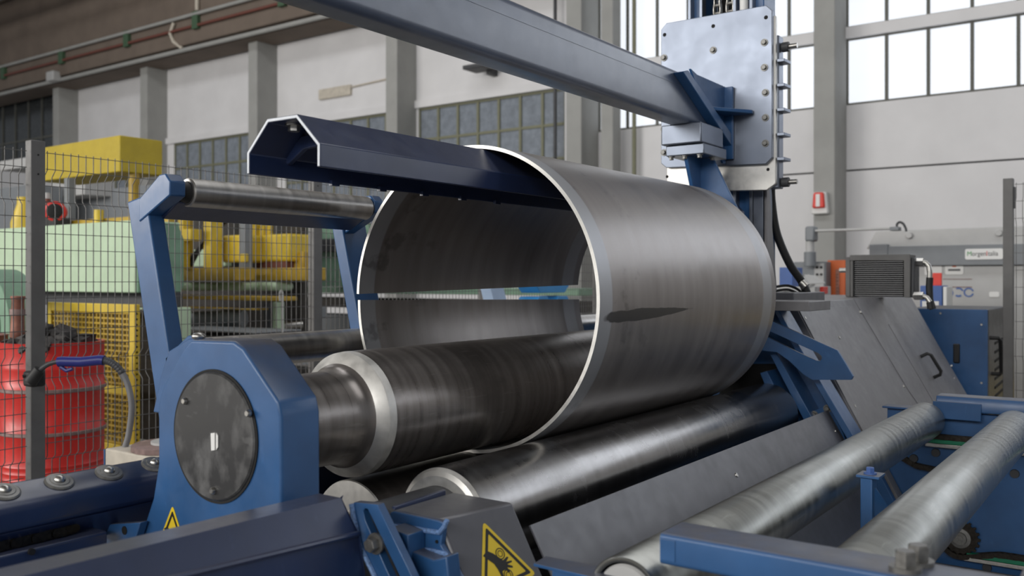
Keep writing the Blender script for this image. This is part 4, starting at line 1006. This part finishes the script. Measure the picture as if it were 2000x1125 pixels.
gb('leg', 532, 590, 540, 650, 10.6, .12, 'green'); gb('leg', 515, 592, 522, 650, 10.7, .1, 'dark_grey')
p = dp(440, 622, 10.4); obj('pump_motor', MB().cyl(p - Vector((.05, 0, 0)), p + Vector((.2, .1, 0)), .10), M['midgrey'], t)
p = dp(355, 625, 10.6); q = dp(430, 622, 10.7); obj('shaft_cover', MB().cyl(p, q, .09), M['midgrey'], t)
for (a, b, cc) in (((372, 520), (402, 470), (446, 428)), ((360, 520), (385, 490), (420, 452)), ((420, 500), (404, 470), (430, 440)), ((486, 436), (505, 420), (535, 430))):
    obj('oil_hose', MB().tube(soft([dp(*a, 10.75), dp(*b, 10.75), dp(*cc, 10.75)]), .022, 8), M['black'], t)
for u in (470, 486, 500, 516, 528, 541): p = dp(u, 452, 10.9); obj('valve_block', MB().box((p.x - .05, p.y - .05, p.z - .06), (p.x + .05, p.y + .05, p.z + .07 + .03 * (u % 3))), M['dark_grey' if u % 4 else 'yellow'], t, .01)
gb('work_table', 335, 640, 500, 652, 9.6, .6, 'midgrey'); gb('work_table_side', 335, 652, 500, 700, 9.65, .5, 'brick')
p = dp(552, 636, 11); q = dp(590, 634, 11.1); obj('feed_shaft', MB().cyl(p, q, .05), M['zinc'], t); gb('gear_box', 588, 600, 604, 622, 11.3, .3, 'midgrey')
t = thing('hook_rod', 'thin pale rod with a hooked top standing behind the fence', 'rod', dp(550, 680, 9.0))
obj('rod', MB().tube(soft([Vector((dp(552, 690, 9.0).x, dp(552, 690, 9.0).y, 0)), dp(552, 690, 9.0), dp(552, 600, 9.0), dp(552, 575, 9.0), dp(549, 568, 9.0), dp(546, 574, 9.0), dp(547, 588, 9.0)]), .010, 8), M['lightgrey'], t)
t = thing('green_bed', 'long dull green machine bed between the far support post and fence post', 'machine', (-8, 9, 0))
gb('upper_housing', 560, 445, 720, 490, 13.4, .6, 'green_dim'); gb('grey_belt', 590, 468, 720, 490, 13.2, .3, 'dark_grey'); gb('body', 610, 490, 720, 560, 13.2, .6, 'green_dim')
gb('bed', 560, 560, 1130, 578, 12.8, .5, 'green_dim'); gb('dark_gap', 590, 580, 1130, 612, 13.2, .4, 'brick'); lo, hi = bb(590, 612, 1130, 680, 12.9, .4); obj('plinth', MB().box((lo[0], lo[1], 0), hi), M['midgrey'], t, .01)
# boxes on the shelving behind (dark stack below the left windows)
t = thing('storage_rack', 'dim grey storage rack under the far left windows', 'rack', dp(60, 380, 16))
for k, (u0, v0, u1, v1, mt) in enumerate(((-20, 370, 60, 470, 'midgrey'), (100, 352, 165, 380, 'lightgrey'), (110, 380, 340, 470, 'midgrey'))): gb('crate', u0, v0, u1, v1, 17, .6, mt)
gb('shelf', 0, 315, 60, 325, 17.5, .6, 'lightgrey')
for (u, v0, v1) in ((130, 348, 420), (257, 332, 400)):
    lo, hi = bb(u - 5, v0, u + 4, v1 + 130, 9.75 if u < 200 else 11.2, .08); tag(obj('steel_post', MB().box((lo[0], lo[1], 0), hi), M['midgrey'], None, .005), 'short grey steel post behind the fence mesh top %s' % ('left of the yellow jib pillar' if u < 200 else 'right of the yellow jib pillar'), 'post')
# blue bits seen through the seam of the plate
t = thing('pale_blue_stand', 'pale blue slanted post seen through the plate seam', 'stand', (-4.2, 5.5, 0))
a = oX(940, 560, -4.2); b = oX(966, 560, -4.2)
obj('post', MB().prism([(a.y - .12, 1.6), (b.y - .12, 1.6), (b.y + .55, 0), (a.y + .55, 0)], 'X', -4.22, -4.12), M['pale_blue'], t, .005)
obj('foot', MB().box((-4.35, a.y + .4, 0), (-4.0, b.y + .65, .04)), M['pale_blue'], t, .003)
a = oX(1072, 574, -4.3)
t = thing('blue_stand', 'bright blue faceted support head seen through the plate seam', 'stand', (-4.3, a.y, 0))
obj('head', MB().prism([(a.y - .32, a.z + .12), (a.y + .3, a.z + .12), (a.y + .18, a.z + .01), (a.y - .2, a.z + .01)], 'X', -4.45, -4.25), M['bright_blue'], t, .005)
obj('wedge', MB().prism([(a.y - .33, a.z - .14), (a.y - .22, a.z - .02), (a.y - .09, a.z - .02), (a.y - .02, a.z - .14)], 'X', -4.45, -4.25), M['bright_blue'], t, .005)
obj('wedge', MB().prism([(a.y + .0, a.z - .14), (a.y + .07, a.z - .02), (a.y + .22, a.z - .02), (a.y + .31, a.z - .14)], 'X', -4.45, -4.25), M['bright_blue'], t, .005)
obj('column', MB().box((-4.42, a.y - .1, 0), (-4.3, a.y + .1, a.z - .13)), M['bright_blue'], t, .005)

# ------------------------------------------------------------------ press brake and bench at the far right
PBY = 10.6
def pr(u, v): return oY(u, v, PBY)
a = pr(1692, 452); b = pr(1702, 515)
t = thing('press_brake', 'light grey press brake with a dark band and maker plate by the right wall', 'press brake', (-2, PBY + .4, 0))
rb = .9
obj('upper_beam', MB().prism([(a.x, pr(1700, 486).z), (a.x + .1, a.z), (rb, a.z + .02), (rb, pr(1700, 486).z)], 'Y', PBY, PBY + .5), M['lightgrey'], t, .01)
bd = obj('dark_band', MB().box((pr(1735, 500).x, PBY - .04, pr(1800, 519).z), (rb, PBY + .45, pr(1800, 484).z + .02)), M['midgrey'], t, .006)
obj('drive_box', MB().box((pr(1700, 500).x, PBY - .05, pr(1700, 520).z), (pr(1736, 500).x, PBY + .3, pr(1700, 478).z)), M['midgrey'], t, .006)
obj('lower_panel', MB().box((pr(1690, 500).x, PBY + .02, .0), (rb, PBY + .5, pr(1800, 519).z)), M['lightgrey'], t, .008)
for u, v in ((1776, 460), (1951, 455)): p = pr(u, v); obj('lifting_boss', MB().lathe([(0, .035), (.03, .035), (.035, .028)], p, (0, -1, 0), 28), M['lightgrey'], t)
def plate(u0, v0, u1, v1, mt, par, y=PBY - .045, name='maker_plate', th_=.006):
    A, B = oY(u0, v1, y), oY(u1, v0, y); o = obj(name, MB().prism(rrect(A.x, B.x, A.z, B.z, min(.018, (B.z - A.z) * .3)), 'Y', y - th_, y), M[mt], par); return o, A, B
mp, A, B = plate(1885, 485, 1959, 507, 'white', t, PBY - .041)
def text(s, x, y, z, size, mt, par, width=None):
    cu = bpy.data.curves.new('lettering', 'FONT'); cu.body = s; cu.size = size; cu.extrude = .0008
    tmp = bpy.data.objects.new('lettering_curve', cu); COL.objects.link(tmp); bpy.context.view_layer.update()
    me = bpy.data.meshes.new_from_object(tmp.evaluated_get(bpy.context.evaluated_depsgraph_get()))
    COL.objects.unlink(tmp); bpy.data.objects.remove(tmp); me.name = 'lettering'
    x0 = min(v.co.x for v in me.vertices); x1 = max(v.co.x for v in me.vertices); k = width / (x1 - x0)
    for v in me.vertices: v.co = Vector(((v.co.x - x0) * k, -v.co.z, v.co.y))
    me.materials.clear(); me.materials.append(M[mt])
    o = bpy.data.objects.new('lettering', me); COL.objects.link(o)
    w_ = par; off = Vector((0, 0, 0))
    while w_: off += Vector(w_.location); w_ = w_.parent
    o.parent = par; o.location = Vector((x, y, z)) - off; return x + width
W_ = (B.x - A.x); x = A.x + W_ * .06; zb = A.z + (B.z - A.z) * .34; sz = (B.z - A.z) * .62
x = text('M', x, PBY - .049, zb, sz, 'ink_green', mp, W_ * .115) + W_ * .012
x = text('orgen', x, PBY - .049, zb, sz, 'ink_grey', mp, W_ * .37) + W_ * .015
x = text('I', x, PBY - .049, zb, sz, 'ink_red', mp, W_ * .02) + W_ * .015
text('talia', x, PBY - .049, zb, sz, 'ink_grey', mp, W_ * .27)
plate(1806, 518, 1840, 537, 'white', t, PBY + .019, 'sticker'); st, A, B = plate(1846, 518, 1882, 536, 'white', t, PBY + .019, 'sticker')
zc = (A.z + B.z) / 2; obj('sticker_print', MB().box((A.x + .03, PBY + .011, zc - .012), (B.x - .03, PBY + .0125, zc + .010)), M['ink_grey'], st); obj('sticker_print', MB().box((A.x + .07, PBY + .011, zc + .03), (B.x - .07, PBY + .0125, zc + .045)), M['orange'], st)
plate(1932, 570, 1952, 580, 'white', t, PBY + .019, 'sticker')
def ring_mark(u, v, r0, r1, a0, a1):
    p = oY(u, v, PBY + .016); m = MB(); n = 20; vs = []
    for i in range(n + 1):
        an = R(a0 + (a1 - a0) * i / n)
        for r in (r0, r1): vs.append((p.x + r * math.cos(an), p.y, p.z + r * math.sin(an)))
    m.add(vs, [(2 * i, 2 * i + 1, 2 * i + 3, 2 * i + 2) for i in range(n)]); return obj('blue_emblem', m, M['box_blue'], t)
ring_mark(1852, 572, .035, .05, -90, 90); ring_mark(1872, 571, .035, .052, 20, 120); ring_mark(1872, 571, .03, .05, 230, 310); ring_mark(1892, 571, .035, .05, 15, 345)
p = oY(1870, 552, PBY + .018); obj('rust_mark', MB().box((p.x - .14, p.y - .003, p.z - .05), (p.x + .14, p.y, p.z - .043)), M['rust'], t); obj('rust_mark', MB().box((p.x - .14, p.y - .003, p.z + .035), (p.x + .14, p.y, p.z + .04)), M['rust'], t)
def crate(name, label, cat, u0, v0, u1, v1, y, dep, mt, zb=None, group=None):
    A, B = oY(u0, v1, y), oY(u1, v0, y)
    tt = thing(name, label, cat, ((A.x + B.x) / 2, y, A.z if zb is None else zb), group)
    obj('body', MB().box((A.x, y, A.z if zb is None else zb), (B.x, y + dep, B.z)), M[mt], tt, .006); return tt, A, B
tt, A, B = crate('blue_sack', 'blue printed sack standing in front of the press brake', 'sack', 1797, 558, 1840, 640, 9.6, .3, 'box_blue', .0)
obj('label', MB().box((A.x + .02, 9.592, oY(1800, 605, 9.6).z), (A.x + .17, 9.6, oY(1800, 588, 9.6).z)), M['white'], tt)
tt, A, B = crate('white_carton', 'narrow white and blue carton beside the blue sack', 'box', 1842, 560, 1849, 640, 9.6, .3, 'white', .0)
tt, A, B = crate('red_folder', 'red folder standing upright above the blue sack', 'folder', 1821, 533, 1839, 558, 9.75, .03, 'tin_red')
# swing arm
t = thing('swing_arm', 'grey pendant swing arm reaching across the right column', 'swing arm', oY(1583, 575, 9.8))
SY = 9.8; q = lambda u, v: oY(u, v, SY)
obj('pole', MB().cyl(q(1582, 515), q(1582, 455), .045), M['lightgrey'], t)
obj('pole_socket', MB().cyl(q(1582, 520), q(1582, 492), .062), M['midgrey'], t, .004)
obj('elbow', MB().box(tuple(q(1575, 472) - Vector((0, .06, 0))), tuple(q(1594, 442) + Vector((0, .08, 0)))), M['midgrey'], t, .02)
obj('boom', MB().box(tuple(q(1594, 453) - Vector((0, .05, 0))), tuple(q(1742, 444) + Vector((0, .05, 0)))), M['lightgrey'], t, .006)
obj('end_cap', MB().box(tuple(q(1740, 451) - Vector((0, .06, 0))), tuple(q(1758, 443) + Vector((0, .06, 0)))), M['midgrey'], t, .006)
obj('cable', MB().tube(soft([q(1752, 444), q(1752, 438), q(1757, 434), q(1764, 437), q(1769, 446), q(1770, 452)]), .012, 8), M['dark_grey'], t)
tt, A, B = crate('control_cabinet', 'grey control cabinet with switch panel under the swing arm', 'cabinet', 1550, 511, 1613, 640, 9.9, .18, 'midgrey', 0)
u = obj('switch_panel', MB().box((oY(1591, 540, 9.9).x, 9.885, oY(1591, 560, 9.9).z), (oY(1610, 540, 9.9).x, 9.9, oY(1600, 514, 9.9).z)), M['lightgrey'], tt, .003)
for uu in (1596, 1604):
    for vv in (522, 536): p = oY(uu, vv, 9.884); obj('switch', MB().lathe([(0, .014), (.015, .012)], p, (0, -1, 0), 12), M['black'], u)
tt, A, B = crate('tool_cabinet', 'orange tool cabinet with slotted brown door beyond the bench', 'cabinet', 1616, 508, 1651, 640, 10.1, .4, 'orange', 0)
obj('door', MB().box((A.x + .09, 10.09, .3), (B.x - .06, 10.1, B.z - .10)), M['copper'], tt, .003)
for k in range(12): obj('slot', MB().box((A.x + .10, 10.086, 1.0 + .037 * k), (B.x - .07, 10.09, 1.006 + .037 * k)), M['brick'], tt)
crate('tool_cabinet', 'low orange cabinet beside the taller slotted one', 'cabinet', 1653, 535, 1661, 640, 10.1, .3, 'orange', 0)
tt, A, B = crate('work_bench', 'workbench hidden behind the shelf with papers on it', 'bench', 1520, 560, 1592, 640, 8.6, .5, 'lightgrey', 0)
p = oY(1585, 545, 8.7)
t = thing('paper_stack', 'loose sheets of white paper lying on the workbench', 'paper', p)
obj('sheet', MB().slab([oY(1571, 536, 8.6), oY(1592, 538, 8.65), oY(1612, 552, 8.6), oY(1580, 554, 8.5)], (0, .1, -1), .006), M['lightgrey'], t)
obj('sheet', MB().slab([oY(1562, 545, 8.62), oY(1580, 535, 8.66), oY(1592, 556, 8.6), oY(1572, 560, 8.55)], (0, .1, -1), .006), M['lightgrey'], t)
crate('carton', 'small blue and white carton left of the papers', 'box', 1522, 522, 1548, 560, 8.7, .3, 'box_blue')
crate('paint_tin', 'small red and white tin on the bench right of the papers', 'tin', 1592, 560, 1608, 574, 8.75, .15, 'tin_red')
# bits beyond the right post
t = thing('roller_stand', 'yellow and brown machine parts behind the right mesh fence', 'machine', (-.5, 9.0, 0))
obj('base', MB().box((-.95, 9.0, 0), (.8, 9.6, .45)), M['yellow'], t, .01)
obj('drum', MB().cyl((-.95, 9.2, .70), (.8, 9.2, .70), .18), M['lightgrey'], t)
obj('upper_bar', MB().box((-.95, 9.1, .95), (.8, 9.4, 1.12)), M['brick'], t, .01)
